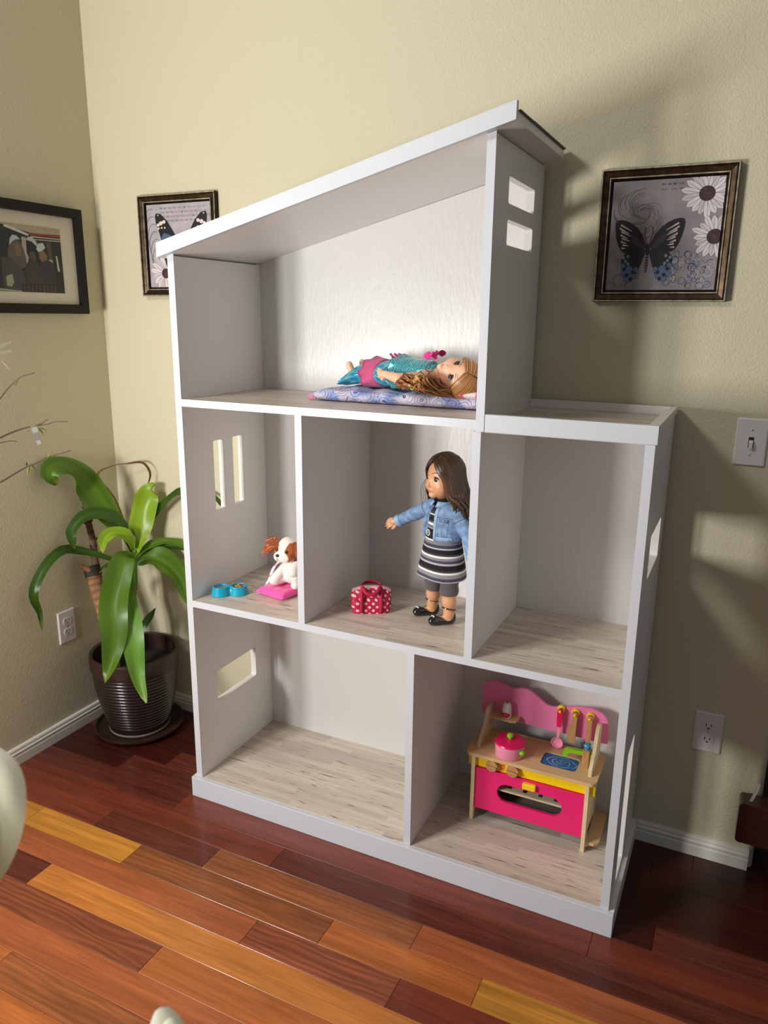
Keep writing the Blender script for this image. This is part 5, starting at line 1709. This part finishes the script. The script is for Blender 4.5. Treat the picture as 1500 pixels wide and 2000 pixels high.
seam([((x, -.11, .2985 - .06 * (x - .02)), (0, 1, 0)) for x in np.linspace(.022, .054, 10)])
seam([((x, -.11, .249), (0, 1, 0)) for x in np.linspace(.0145, .057, 12)])
for A in (armR, armL):
    sh, el, wr = aj(A[0]), aj(A[1]), aj(A[2])
    d = (el - sh) / np.linalg.norm(el - sh); u = np.cross(d, (0, 0, 1)); u /= np.linalg.norm(u); w_ = np.cross(u, d)
    for c, r in ((sh + d * .022, .0009), (el - d * .006, .0007)):
        pts = []
        for a in np.linspace(0, 2 * math.pi, 26):
            r_ = u * math.cos(a) + w_ * math.sin(a)
            pts.append((c + r_ * .035, -r_))
        seam(pts, r)
q.build('dark_seams', 'vc', sd_)['kind'] = 'stuff'
for x, z in ((.0168, .3150), (.0172, .2935), (.0172, .2700), (.0172, .2415), (.0370, .2905), (.0540, .2415), (-.0385, .2905)):
    p = probe(jf, (x, -.11, z), (0, 1, 0), .0014)
    if p is not None and p.y < -.01:
        q = MB(); q.ball(p, (.0024, .0013, .0024), 12, 7); q.build('button', 'silver', sd_)
# collar flaps
for s_ in (-1, 1):
    q = MB(); V = []; F = []
    for i in range(8):
        a = math.radians(-78 + 150 * i / 7) if s_ > 0 else math.radians(-102 - 150 * i / 7)
        base = Vector((.0235 * math.cos(a), -.002 + .0235 * math.sin(a), .331)); out = Vector((math.cos(a), math.sin(a) * .9, 0))
        pt = .010 + (.012 if i == 0 else 0)
        V += [base, base + out * .004 + Vector((0, 0, .0035)), base + out * (.010 + pt * .25) - Vector((0, 0, .004 + pt * .25))]
    F = [(3 * i + k, 3 * i + k + 1, 3 * i + 4 + k, 3 * i + 3 + k) for i in range(7) for k in (0, 1)]
    q.add(V, F, dl); o = q.build('collar', 'denim', sd_, smooth=60)
    m_ = o.modifiers.new('thick', 'SOLIDIFY'); m_.thickness = .0016
for A in (armR, armL):
    wr, el = Vector(A[2]), Vector(A[1]); d = (wr - el).normalized()
    q = MB(col=dl); q.tube([wr - d * .008, wr - d * .0075, wr + d * .006, wr + d * .0062], [.0155, .0172, .0168, .0150], 22)
    q.build('cuff', 'denim', sd_)

# leggings, shoes
for hip, kn, an, hl, toe in legs1:
    hip, kn, an, hl, toe = map(Vector, (hip, kn, an, hl, toe))
    q = MB(col=srgb(88, 82, 84)); n = 22; pts = []; rr = []
    lowz = .083
    for i in range(n):
        f = i / (n - 1); z = .170 + (lowz - .170) * f
        t_ = (hip.z - z) / (hip.z - kn.z)
        p = hip + (kn - hip) * t_ if t_ < 1 else kn + (an - kn) * ((kn.z - z) / (kn.z - an.z))
        pts.append(p); rr.append(.0285 - .0045 * f + .0011 * math.sin(f * 21 + hip.x * 90) + (.0008 if f > .9 else 0))
    q.tube(pts, rr, 26); q.build('legging', 'cloth', sd_, smooth=180)
    sf = Field((toe.x - .03, -.062, -.004), (hl.x + .03, .032, .062), .0011)
    sf.cone(hl + Vector((0, .003, .001)), toe + Vector((0, .004, -.0005)), .0155, .0138, .006); sf.cone(hl + Vector((0, .004, .006)), hl + Vector((0, .004, .010)), .0150, .0140, .004)
    sf.cone(toe, toe + Vector((-.0005, -.006, -.001)), .0132, .0112, .005)
    sf.cut((0, 0, -1), 0)
    sf.cone(an + Vector((0, -.004, -.002)), an + Vector((0, -.004, .03)), .0180, .022, .003, sub=True)
    sf.cone(an + Vector((0, -.008, .002)), toe + Vector((0, .016, .020)), .0150, .0125, .004, sub=True)
    sh_ = sf.build('shoe', 'gloss_black', sd_, smooth=2)
    q = MB(); c = an + Vector((0, .000, .010))
    q.tube([c + Vector((.0182 * math.cos(a), .0182 * math.sin(a) - .0005, .004 - .005 * math.sin(a))) for a in np.linspace(0, 2 * math.pi, 30)], .0017, 6, flat=1.0); q.build('ankle_strap', 'gloss_black', sh_)
    q = MB()
    for s_ in (-1, 1): q.ball(toe + Vector((s_ * .0032, -.0045, .0125)), .0026, 10, 7, (.8, .8, .8))
    q.build('pearl_beads', 'vcg', sh_)

# hair: a cap and long locks falling from a centre parting
hc = Vector((0, .003, .402)); hr = Vector((.0480, .0500, .0545))
q = MB(); V = []; F = []; nu, nv = 40, 22; keep = {}
for j in range(nv + 1):
    ph = math.pi * .80 * j / nv
    for i in range(nu):
        a = 2 * math.pi * i / nu
        d = Vector((math.sin(ph) * math.cos(a), math.sin(ph) * math.sin(a), math.cos(ph)))
        p = hc + Vector((d.x * hr.x, d.y * hr.y, d.z * hr.z)); V.append(tr1(p))
        fr = -d.y
        keep[j, i] = not (fr > .30 + .22 * max(0, d.z) and d.z < .80 - .9 * max(0, abs(d.x) - .15))
for j in range(nv):
    for i in range(nu):
        k = (i + 1) % nu
        if keep[j, i] and keep[j, k] and keep[j + 1, i] and keep[j + 1, k]:
            F.append((j * nu + i, (j + 1) * nu + i, (j + 1) * nu + k, j * nu + k))
q.add(V, F, srgb(46, 30, 20))
out1 = lambda p: (p - tr1(hc)) if p.z > .36 else Vector((p.x, p.y - .0, 0.0))
BR = [srgb(62, 42, 26), srgb(46, 30, 18), srgb(88, 62, 38), srgb(54, 36, 22), srgb(74, 50, 30)]
for layer in (0, 1, 2):
    for s_ in (-1, 1):
        for k in range(46):
            u = (k + rnd.random()) / 46
            phi = math.radians(52 + 126 * u)
            yst = -.036 + .066 * u ** .8
            g = 1.0 + .03 * layer
            P0 = Vector((s_ * .001, yst, 0)); P0.z = hc.z + hr.z * g * math.sqrt(max(0, 1 - ((yst - hc.y) / (hr.y * g)) ** 2))
            Eq = hc + Vector((s_ * math.sin(phi) * hr.x * g * 1.02, -math.cos(phi) * hr.y * g * 1.02, -.006))
            pts = [P0]
            d0 = P0 - hc; d0 = Vector((d0.x / hr.x, d0.y / hr.y, d0.z / hr.z)).normalized(); d1 = Eq - hc; d1 = Vector((d1.x / hr.x, d1.y / hr.y, d1.z / hr.z)).normalized()
            om = math.acos(max(-1, min(1, d0.dot(d1))))
            for w_ in (.33, .66, 1.0):
                d = (d0 * math.sin((1 - w_) * om) + d1 * math.sin(w_ * om)) / math.sin(om)
                pts.append(hc + Vector((d.x * hr.x, d.y * hr.y, d.z * hr.z)) * g * 1.01)
            pts = [tr1(p) for p in pts]
            e = pts[-1]
            fl = 1.10 + .30 * rnd.random() + (.34 * rnd.random() + .06 if s_ > 0 else .04)
            zend = .282 + rnd.uniform(-.012, .028) + (.03 if u < .15 else 0)
            bk_ = .018 + .014 * rnd.random()
            pts.append(Vector((e.x * (1.04 + .04 * fl) + s_ * .002, e.y * 1.03 + bk_ * .35, e.z - .040)))
            pts.append(Vector((e.x * fl + s_ * .004, e.y * 1.06 + bk_ * .9, (e.z - .04) * .5 + zend * .5)))
            pts.append(Vector((e.x * fl * 1.02 + rnd.uniform(-.006, .006), e.y * 1.08 + bk_ * 1.1 + rnd.uniform(-.004, .004), zend)))
            c = BR[(k + layer) % 5] if layer else BR[1]
            lock(q, pts, rnd.uniform(.0034, .0062), .0018, (c, [x * rnd.uniform(.85, 1.15) for x in c]), 14, out1, 6)
for k in range(5):
    a = rnd.uniform(-1, 1)
    q.tube(spline([tr1((-.044, -.012, .40)), Vector((-.058 - .003 * k, -.016 + .006 * a, .36)), Vector((-.062 - .003 * k, -.010 + .006 * a, .31)), Vector((-.060, -.012, .276))], 10), .0005, 4, col=BR[0])
q.build('hair', 'hair', sd_, smooth=180)

# ---------------------------------------------------------------- lying doll
SCL = .97
O_ = Vector((.386, .303, 1.2815))
dz_ = Vector((.93, -.355, .046)).normalized()
up_ = (Vector((0, -.10, 1)) - dz_ * dz_.dot(Vector((0, -.10, 1)))).normalized()
dx_ = (-up_).cross(dz_).normalized()
ML = Matrix((dx_, -up_, dz_)).transposed().to_4x4()
ld = thing('lying_doll', 'strawberry blonde doll in a shiny teal fish-scale costume, lying on the floral mattress', 'doll')
ld.rotation_mode = 'XYZ'
ld.location = O_; ld.rotation_euler = ML.to_euler(); ld.scale = (SCL,) * 3
skin2 = srgb(232, 182, 150)
armN = [(.045, .002, .305), (.079, .002, .256), (.078, -.008, .208), (.073, -.012, .172), (-.1, -.99, 0), (-.97, .1, -.1)]
armF = [(-.045, .002, .305), (-.066, .004, .245), (-.070, -.006, .190), (-.068, -.010, .150), (.1, -.99, 0), (.97, .1, -.1)]
legs2 = [((-.024, .002, .190), (-.024, .004, .105), (-.022, .008, .032), (-.022, .006, .013), (-.024, -.026, .006)),
         ((.024, .002, .190), (.024, .004, .105), (.022, .008, .032), (.022, .006, .013), (.026, -.026, .006))]
RH2 = rotm(rx=-.10) @ rotm(rz=.90) @ rotm(rx=-.10)
bf2, tr2 = doll_body(ld, skin2, srgb(206, 92, 92), RH2, [armN, armF], legs2, srgb(60, 36, 22), srgb(150, 96, 52), (-.10, -.085, -.012), (.11, .065, .462))


def scalecol(a, z, base=srgb(8, 130, 160), line=srgb(150, 206, 196)):
    u = a * 8.5; v = z * 190
    r_ = math.floor(v); fu = (u + (.5 if r_ % 2 else 0)) % 1 - .5; fv = v - r_
    d = math.hypot(fu * 1.0, (fv - .0) * .75)
    return line if .42 < d < .56 else base


def cloth_loft(name, key, colf, m_, n=96, nz=90, wob=0.0, wobn=7, wobz=0, parent=ld):
    q = MB(); rings = []; cols = []
    zz = [k[0] for k in key]
    for i in range(nz):
        z = zz[0] + (zz[-1] - zz[0]) * i / (nz - 1)
        rx, ry, cx, cy = [float(np.interp(z, zz, [k[j] for k in key])) for j in (1, 2, 3, 4)]
        wb = float(np.interp(z, zz, [k[5] if len(k) > 5 else 0 for k in key]))
        ring = []
        for j in range(n):
            a = 2 * math.pi * j / n
            r = 1 + wb * math.sin(a * wobn + z * 40) + wob * math.sin(a * 3 + z * 160)
            y = cy + ry * r * math.sin(a)
            ring.append((cx + rx * r * math.cos(a), min(y, .0345), z))
            cols.append(colf(a, z))
        rings.append(ring)
    q.loft(rings, cols=cols); return q.build(name, m_, parent, smooth=180)


lin = srgb(8, 130, 160)
cloth_loft('fish_tail_skirt', [(-.012, .064, .012, 0, .021, .06), (.01, .058, .020, 0, .012, .05), (.04, .052, .028, 0, .002, .03), (.07, .048, .031, 0, .002, .02), (.10, .048, .033, 0, .001), (.17, .051, .037, 0, 0), (.235, .047, .038, 0, 0)],
           lambda a, z: scalecol(a, z, srgb(20, 150, 186)), 'teal_sat', wob=.018)
cloth_loft('scale_tunic', [(.192, .064, .048, 0, -.002, .05), (.215, .055, .043, 0, 0, .03), (.25, .050, .038, 0, 0), (.29, .049, .0355, 0, 0), (.308, .043, .033, 0, 0), (.318, .030, .027, 0, 0), (.322, .022, .021, 0, 0)],
           lambda a, z: scalecol(a, z, srgb(22, 140, 160), srgb(150, 206, 200)), 'teal_sat', wob=.008)
pk, pk2 = srgb(196, 78, 124), srgb(160, 54, 98)
cloth_loft('pink_ruffle', [(.082, .062, .044, 0, .0, .07), (.10, .056, .040, 0, 0, .04), (.125, .052, .038, 0, 0, .0), (.130, .0495, .036, 0, 0)], lambda a, z: pk if z > .088 else pk2, 'cloth', nz=30, wobn=8)
q = MB()
for k in range(2):
    for s_ in (-1, 1):
        V = []; F = []
        for i in range(7):
            f = i / 6
            for j in range(5):
                w_ = (j / 4 - .5) * (.010 + .020 * f)
                V.append(Vector((s_ * (.003 + .024 * f), -.036 - .006 - .010 * math.sin(f * 3) - .003 * math.cos(j * 1.6) - .004 * k, .315 + w_ + .002 * k)))
        F = [(i * 5 + j, i * 5 + j + 1, (i + 1) * 5 + j + 1, (i + 1) * 5 + j) for i in range(6) for j in range(4)]
        q.add(V, F, srgb(232, 40, 142) if s_ > 0 else srgb(190, 22, 104))
q.ball((0, -.042, .316), (.006, .005, .006), 10, 7, srgb(232, 40, 142))
o = q.build('neck_bow', 'cloth', ld, smooth=180); m_ = o.modifiers.new('thick', 'SOLIDIFY'); m_.thickness = .001
# a second small pink frill on the far side of the skirt
q = MB(); V = []; F = []
for i in range(14):
    f = i / 13
    for j in range(4): V.append(Vector((-.030 + .012 * math.sin(i * 1.3), -.034 - .004 * j - .006 * math.sin(i * 1.3 + 1), .135 + .045 * f - .004 * j)))
F = [(i * 4 + j, i * 4 + j + 1, (i + 1) * 4 + j + 1, (i + 1) * 4 + j) for i in range(13) for j in range(3)]
q.add(V, F, pk); o = q.build('pink_frill', 'cloth', ld, smooth=180); m_ = o.modifiers.new('thick', 'SOLIDIFY'); m_.thickness = .001

# hair of the lying doll
q = MB()
V = []; F = []; keep = {}
for j in range(nv + 1):
    ph = math.pi * .80 * j / nv
    for i in range(nu):
        a = 2 * math.pi * i / nu
        d = Vector((math.sin(ph) * math.cos(a), math.sin(ph) * math.sin(a), math.cos(ph)))
        V.append(tr2(hc + Vector((d.x * hr.x, d.y * hr.y, d.z * hr.z))))
        fr = -d.y
        keep[j, i] = not (fr > .30 + .22 * max(0, d.z) and d.z < .80 - .9 * max(0, abs(d.x) - .15))
for j in range(nv):
    for i in range(nu):
        k = (i + 1) % nu
        if keep[j, i] and keep[j, k] and keep[j + 1, i] and keep[j + 1, k]:
            F.append((j * nu + i, (j + 1) * nu + i, (j + 1) * nu + k, j * nu + k))
q.add(V, F, srgb(140, 92, 44))
BL = [srgb(176, 120, 62), srgb(136, 86, 42), srgb(206, 154, 92), srgb(108, 66, 32), srgb(160, 104, 50)]
hcw = tr2(hc)
outl = lambda p: p - hcw
ymat = .0310
for layer in (0, 1):
    for k in range(130):
        u = (k + rnd.random()) / 130
        s_ = 1 if k % 3 else -1
        g = 1.0 + .035 * layer
        phi = math.radians(58 + 120 * u)
        yst = -.040 + .050 * u
        P0 = Vector((s_ * .002, yst, 0)); P0.z = hc.z + hr.z * g * math.sqrt(max(0, 1 - ((yst - hc.y) / (hr.y * g)) ** 2))
        Eq = hc + Vector((s_ * math.sin(phi) * hr.x * g * 1.02, -math.cos(phi) * hr.y * g * 1.02, -.004))
        d0 = P0 - hc; d0 = Vector((d0.x / hr.x, d0.y / hr.y, d0.z / hr.z)).normalized(); d1 = Eq - hc; d1 = Vector((d1.x / hr.x, d1.y / hr.y, d1.z / hr.z)).normalized()
        om = math.acos(max(-1, min(1, d0.dot(d1))))
        pts = []
        for w_ in (0, .33, .66, 1.0):
            d = (d0 * math.sin((1 - w_) * om) + d1 * math.sin(w_ * om)) / math.sin(om)
            pts.append(tr2(hc + Vector((d.x * hr.x, d.y * hr.y, d.z * hr.z)) * g * 1.01))
        e = pts[-1]
        # falls to the mattress on the near side and spreads towards the shoulder in curls
        if s_ > 0:
            ex = rnd.uniform(.050, .108); ez = rnd.uniform(.255, .375); ey = ymat - rnd.uniform(.004, .028)
            A = Vector((max(e.x, .03) * .55 + ex * .45 + .012, e.y * .55 + ey * .45 - .004, e.z * .65 + ez * .35))
            B = Vector((ex + .006, ey - rnd.uniform(.002, .016), e.z * .30 + ez * .70))
            Cc = Vector((ex, ey, ez))
            path = spline([e, A, B, Cc], 26)
            ph0 = rnd.uniform(0, 6); am = rnd.uniform(.003, .0085)
            for i, p in enumerate(path):
                f = i / 25; w_ = am * min(1, f * 1.6)
                pts.append(p + Vector((w_ * math.sin(f * 9 + ph0), w_ * .7 * math.cos(f * 9 + ph0), w_ * .5 * math.sin(f * 9 + ph0))))
        else:
            ex = e.x * 1.1; ey = ymat - .006
            pts += [Vector((e.x * 1.05, e.y * .5 + ey * .5, e.z - .012)), Vector((ex + .01, ey, e.z - .035)), Vector((ex + rnd.uniform(-.01, .02), ey, e.z - .06))]
        c = BL[(k * 2 + layer) % 5]
        lock(q, pts, rnd.uniform(.0034, .0072), .0018, (c, [x * rnd.uniform(.8, 1.2) for x in BL[(k + 1) % 5]]), 34 if s_ > 0 else 12, outl, 5)
q.tube([tr2((.010 + .016 * math.cos(a), -.062 - .016 * math.sin(a) * .9, .338 - .006 * math.sin(a))) for a in np.linspace(-1.2, 3.6, 22)], [.0012] * 8 + [.0007] * 14, 5, col=srgb(110, 84, 56))
q.build('hair', 'hair', ld, smooth=180)
q = MB(); rbp = spline([(.088, -.012, .352), (.096, .000, .338), (.099, .012, .330), (.100, .024, .318)], 18); V = []
for i, p in enumerate(rbp):
    w_ = Vector((.002, .003, .0085 * (1 - .45 * math.sin(i / 17 * math.pi))))
    V += [p - w_, p + w_]
q.add(V, [(2 * i, 2 * i + 1, 2 * i + 3, 2 * i + 2) for i in range(17)], srgb(226, 212, 140))
o = q.build('hair_ribbon', 'cloth', ld, smooth=180); o['label'] = 'pale yellow hair ribbon'
m_ = o.modifiers.new('thick', 'SOLIDIFY'); m_.thickness = .0008

# ================================================================== FLOWER ARRANGEMENT at the left edge
fl = thing('artificial_flowers', 'tall vase of artificial twigs and cream flowers at the left edge, in the foreground', 'flowers', (.60, -1.28, 0))
P = Kit(fl)
P('vase', 'vase', lambda q: q.lathe([(.001, .0), (.075, .0), (.085, .01), (.095, .10), (.092, .22), (.070, .34), (.048, .42), (.046, .47), (.056, .50), (.050, .50), (.040, .47), (.042, .42), (.001, .40)], 40, c=(.60, -1.28, 0)))
tcol = srgb(78, 58, 42)
TW = [
 [(.3415,-.8387,1.2652),(.3643,-.8154,1.3084),(.3853,-.7971,1.3373),(.4073,-.784,1.3466)],
 [(.332,-.854,1.2274),(.3713,-.8287,1.2505),(.3945,-.8143,1.2621),(.4127,-.804,1.2675),(.4354,-.7921,1.2716),(.442,-.788,1.2747),(.4616,-.7784,1.2757)],
 [(.3403,-.8695,1.1597),(.3793,-.8436,1.185),(.4116,-.8218,1.2073),(.4249,-.8137,1.2134),(.4413,-.8032,1.2227),(.4703,-.7865,1.2328)]]
roots = [(.588, -1.27, .46), (.60, -1.285, .46), (.595, -1.29, .46)]
for k, tw_ in enumerate(TW):
    r0 = Vector(roots[k]); e = Vector(tw_[0])
    mid = [r0, r0 * .72 + e * .28 + Vector((-.06, -.02, .16)), r0 * .32 + e * .68 + Vector((-.07, -.03, .12 - .06 * k))]
    pts = spline(mid + tw_, 46)
    P('twig', 'vc', lambda q: q.tube(pts, [.0024 - .0019 * min(1, i / 36) ** 1.2 for i in range(46)], 7, col=tcol), smooth=180)
P('side_twig', 'vc', lambda q: (q.tube([(.4114, -.8049, 1.2668), (.4249, -.7971, 1.2715), (.4345, -.7903, 1.2791)], [.0010, .0007, .0003], 5, col=tcol),
                                q.tube([(.3517, -.8413, 1.239), (.3722, -.8304, 1.243), (.3859, -.823, 1.2461), (.3958, -.8184, 1.2455)], [.0010, .0009, .0006, .0003], 5, col=tcol),
                                q.tube([(.3517, -.8413, 1.239), (.3415, -.848, 1.2340)], [.0010, .0012], 5, col=tcol)), smooth=180)


def bud(a, b_, w_, c):
    a = Vector(a); b_ = Vector(b_)
    P('leaf_bud', 'petal', lambda q: q.tube(spline([a, (a + b_) / 2 + Vector((0, 0, .0008)), b_], 8), [.0004, w_ * .7, w_, w_, w_ * .9, w_ * .7, w_ * .4, .0002], 7, col=c, flat=.35), smooth=180)


yg = srgb(150, 158, 60)
bud((.3808, -.8018, 1.3262), (.3874, -.7970, 1.3360), .0022, yg)
bud((.4222, -.8000, 1.2658), (.4345, -.7954, 1.2612), .0016, srgb(120, 128, 56)); bud((.4215, -.8004, 1.2656), (.4298, -.7988, 1.2562), .0018, srgb(120, 128, 56))
bud((.4092, -.8052, 1.2610), (.4060, -.8078, 1.2588), .0010, srgb(100, 100, 50))
bud((.4395, -.8035, 1.2222), (.4455, -.7995, 1.2306), .0028, srgb(196, 200, 70))
bud((.4160, -.8190, 1.2110), (.4164, -.8232, 1.1940), .0022, yg); bud((.4175, -.8174, 1.2134), (.4268, -.8160, 1.2018), .0016, yg); bud((.4130, -.8180, 1.2080), (.4220, -.8130, 1.2120), .0022, yg); bud((.4120, -.8200, 1.2090), (.4112, -.8190, 1.2150), .0016, srgb(120, 124, 60))
V0 = [Vector(p) for p in ((.4155, -.8027, 1.2676), (.4194, -.8034, 1.2586), (.4236, -.8046, 1.2473), (.4264, -.805, 1.2413))]


def tagstrip(q, a, b_, w_, col=(1, 1, 1)):
    n_ = Vector((-.41, .87, -.2)); sd = (b_ - a).cross(n_).normalized() * w_
    q.loft([[a - sd + n_ * d, a + sd + n_ * d, b_ + sd + n_ * d, b_ - sd + n_ * d] for d in (0, .0006)], col)


tg = P('price_tag', 'clear_tag', lambda q: (tagstrip(q, V0[0], V0[1], .0042), tagstrip(q, V0[2], V0[3], .0034)), smooth=0)
P('grey_print', 'grey_tag', lambda q: tagstrip(q, V0[1], V0[2], .0032), tg, smooth=0)


def petal(pts, w_, c0, c1, cup=.2, name='petal', n=14):
    S_ = spline(pts, n); V = []; C = []
    for i, p in enumerate(S_):
        f = i / (n - 1); t_ = (S_[min(i + 1, n - 1)] - S_[max(i - 1, 0)]).normalized()
        view = (Vector(CAM_POS) - p).normalized(); sd = t_.cross(view).normalized(); no = sd.cross(t_)
        wd = w_ * (math.sin(math.pi * (.12 + .80 * f)) ** .7)
        for j in range(7):
            a = (j - 3) / 3
            V.append(p + sd * wd * a + no * (cup * wd * a * a + .08 * wd * math.sin(f * 9 + j)))
            C.append([x + (y - x) * (f * .7 + .3 * abs(a)) for x, y in zip(c0, c1)])
    F = [(i * 7 + j, i * 7 + j + 1, (i + 1) * 7 + j + 1, (i + 1) * 7 + j) for i in range(n - 1) for j in range(6)]
    q = MB(); q.add(V, F, cols=C); o = q.build(name, 'petal', fl, smooth=180); local([o], fl)
    return o


cr, cr2 = srgb(232, 226, 204), srgb(206, 204, 186)
for pts in ([(.5185, -.9488, 1.385), (.5349, -.9386, 1.3933), (.5469, -.9312, 1.399)], [(.5187, -.9491, 1.3837), (.5359, -.9405, 1.3852), (.5490, -.9333, 1.3890)], [(.5206, -.946, 1.3912), (.5365, -.9416, 1.3802), (.5499, -.9396, 1.3648)], [(.5180, -.949, 1.386), (.512, -.953, 1.400), (.505, -.957, 1.408)], [(.5180, -.949, 1.385), (.508, -.957, 1.384), (.498, -.963, 1.378)]):
    petal(pts, .0018, cr2, cr, name='slim_petal')
P('flower_stem', 'vc', lambda q: q.tube(spline([(.597, -1.275, .46), (.52, -1.18, .78), (.47, -1.03, 1.10), (.516, -.951, 1.384)], 30), [.0028] * 20 + [.0018] * 10, 7, col=srgb(96, 110, 60)), smooth=180)
gp, gp2 = srgb(206, 210, 150), srgb(244, 245, 236)
petal([(.868, -1.288, .985), (.880, -1.280, 1.015), (.884, -1.270, 1.045), (.884, -1.262, 1.075), (.876, -1.262, 1.100)], .026, gp, gp2, .35, n=20)
petal([(.868, -1.290, .985), (.862, -1.288, 1.02), (.858, -1.282, 1.06), (.852, -1.276, 1.09)], .024, gp, gp2, .35, n=16)
P('flower_stem', 'vc', lambda q: q.tube(spline([(.603, -1.282, .46), (.70, -1.30, .70), (.80, -1.31, .90), (.868, -1.289, .988)], 26), .0032, 7, col=srgb(110, 124, 70)), smooth=180)
for dx, dy, h_ in ((-.012, .004, .020), (.0, -.001, .024), (.012, -.004, .022), (.020, -.008, .019), (-.004, -.010, .018)):
    petal([(1.036 + dx * .3, -1.246 + dy * .3, .858), (1.036 + dx * .9, -1.245 + dy, .875), (1.036 + dx * 1.3, -1.244 + dy * 1.2, .880 + h_ * .75)], .0150, srgb(196, 200, 150), srgb(236, 238, 230), .4, n=10)
P('flower_stem', 'vc', lambda q: q.tube(spline([(.606, -1.278, .46), (.76, -1.29, .60), (.93, -1.275, .74), (1.036, -1.246, .860)], 26), .0032, 7, col=srgb(110, 124, 70)), smooth=180)

# ================================================================== SOFA past the wall end
sf_ = thing('sofa', 'dark mahogany based upholstered sofa at the right edge, past the end of the wall', 'sofa', (1.9, .75, 0))
P = Kit(sf_)
P('base_rail', 'mahogany', lambda q: q.prism([(p[0], p[1]) for p in rrect(1.490, 2.40, .119, .233, .010, 4)], 1, .328, .383), smooth=30)
P('base_rail', 'mahogany', lambda q: q.box(1.585, 2.40, .383, 1.15, .119, .233, .004), smooth=0)
for x, y in ((1.70, .356), (2.34, .356), (1.70, 1.10), (2.34, 1.10)):
    P('leg', 'mahogany', lambda q: q.loft([[(x - r, y - r, z), (x + r, y - r, z), (x + r, y + r, z), (x - r, y + r, z)] for r, z in ((.020, .0), (.026, .120))]), smooth=0)
P('seat_cushion', 'olive', lambda q: q.box(1.590, 2.39, .400, 1.14, .2335, .405, .018), smooth=60)
P('grey_cushion', 'sofa_grey', lambda q: q.box(1.592, 2.39, .47, 1.14, .4055, .470, .014), smooth=60)
P('back_cushion', 'sofa_throw', lambda q: q.box(1.594, 2.39, .62, 1.14, .4705, .66, .02), smooth=60)
P('white_tag', 'plastic', lambda q: q.loft([[(1.512 + .004 * math.sin(f * 2) + .010 * f + a, .345 + .01 * f, .2335 + .050 * f) for a in (0, .007)] + [(1.512 + .004 * math.sin(f * 2) + .010 * f + a, .348 + .01 * f, .2335 + .050 * f) for a in (.007, 0)] for f in np.linspace(0, 1, 6)]), smooth=40)
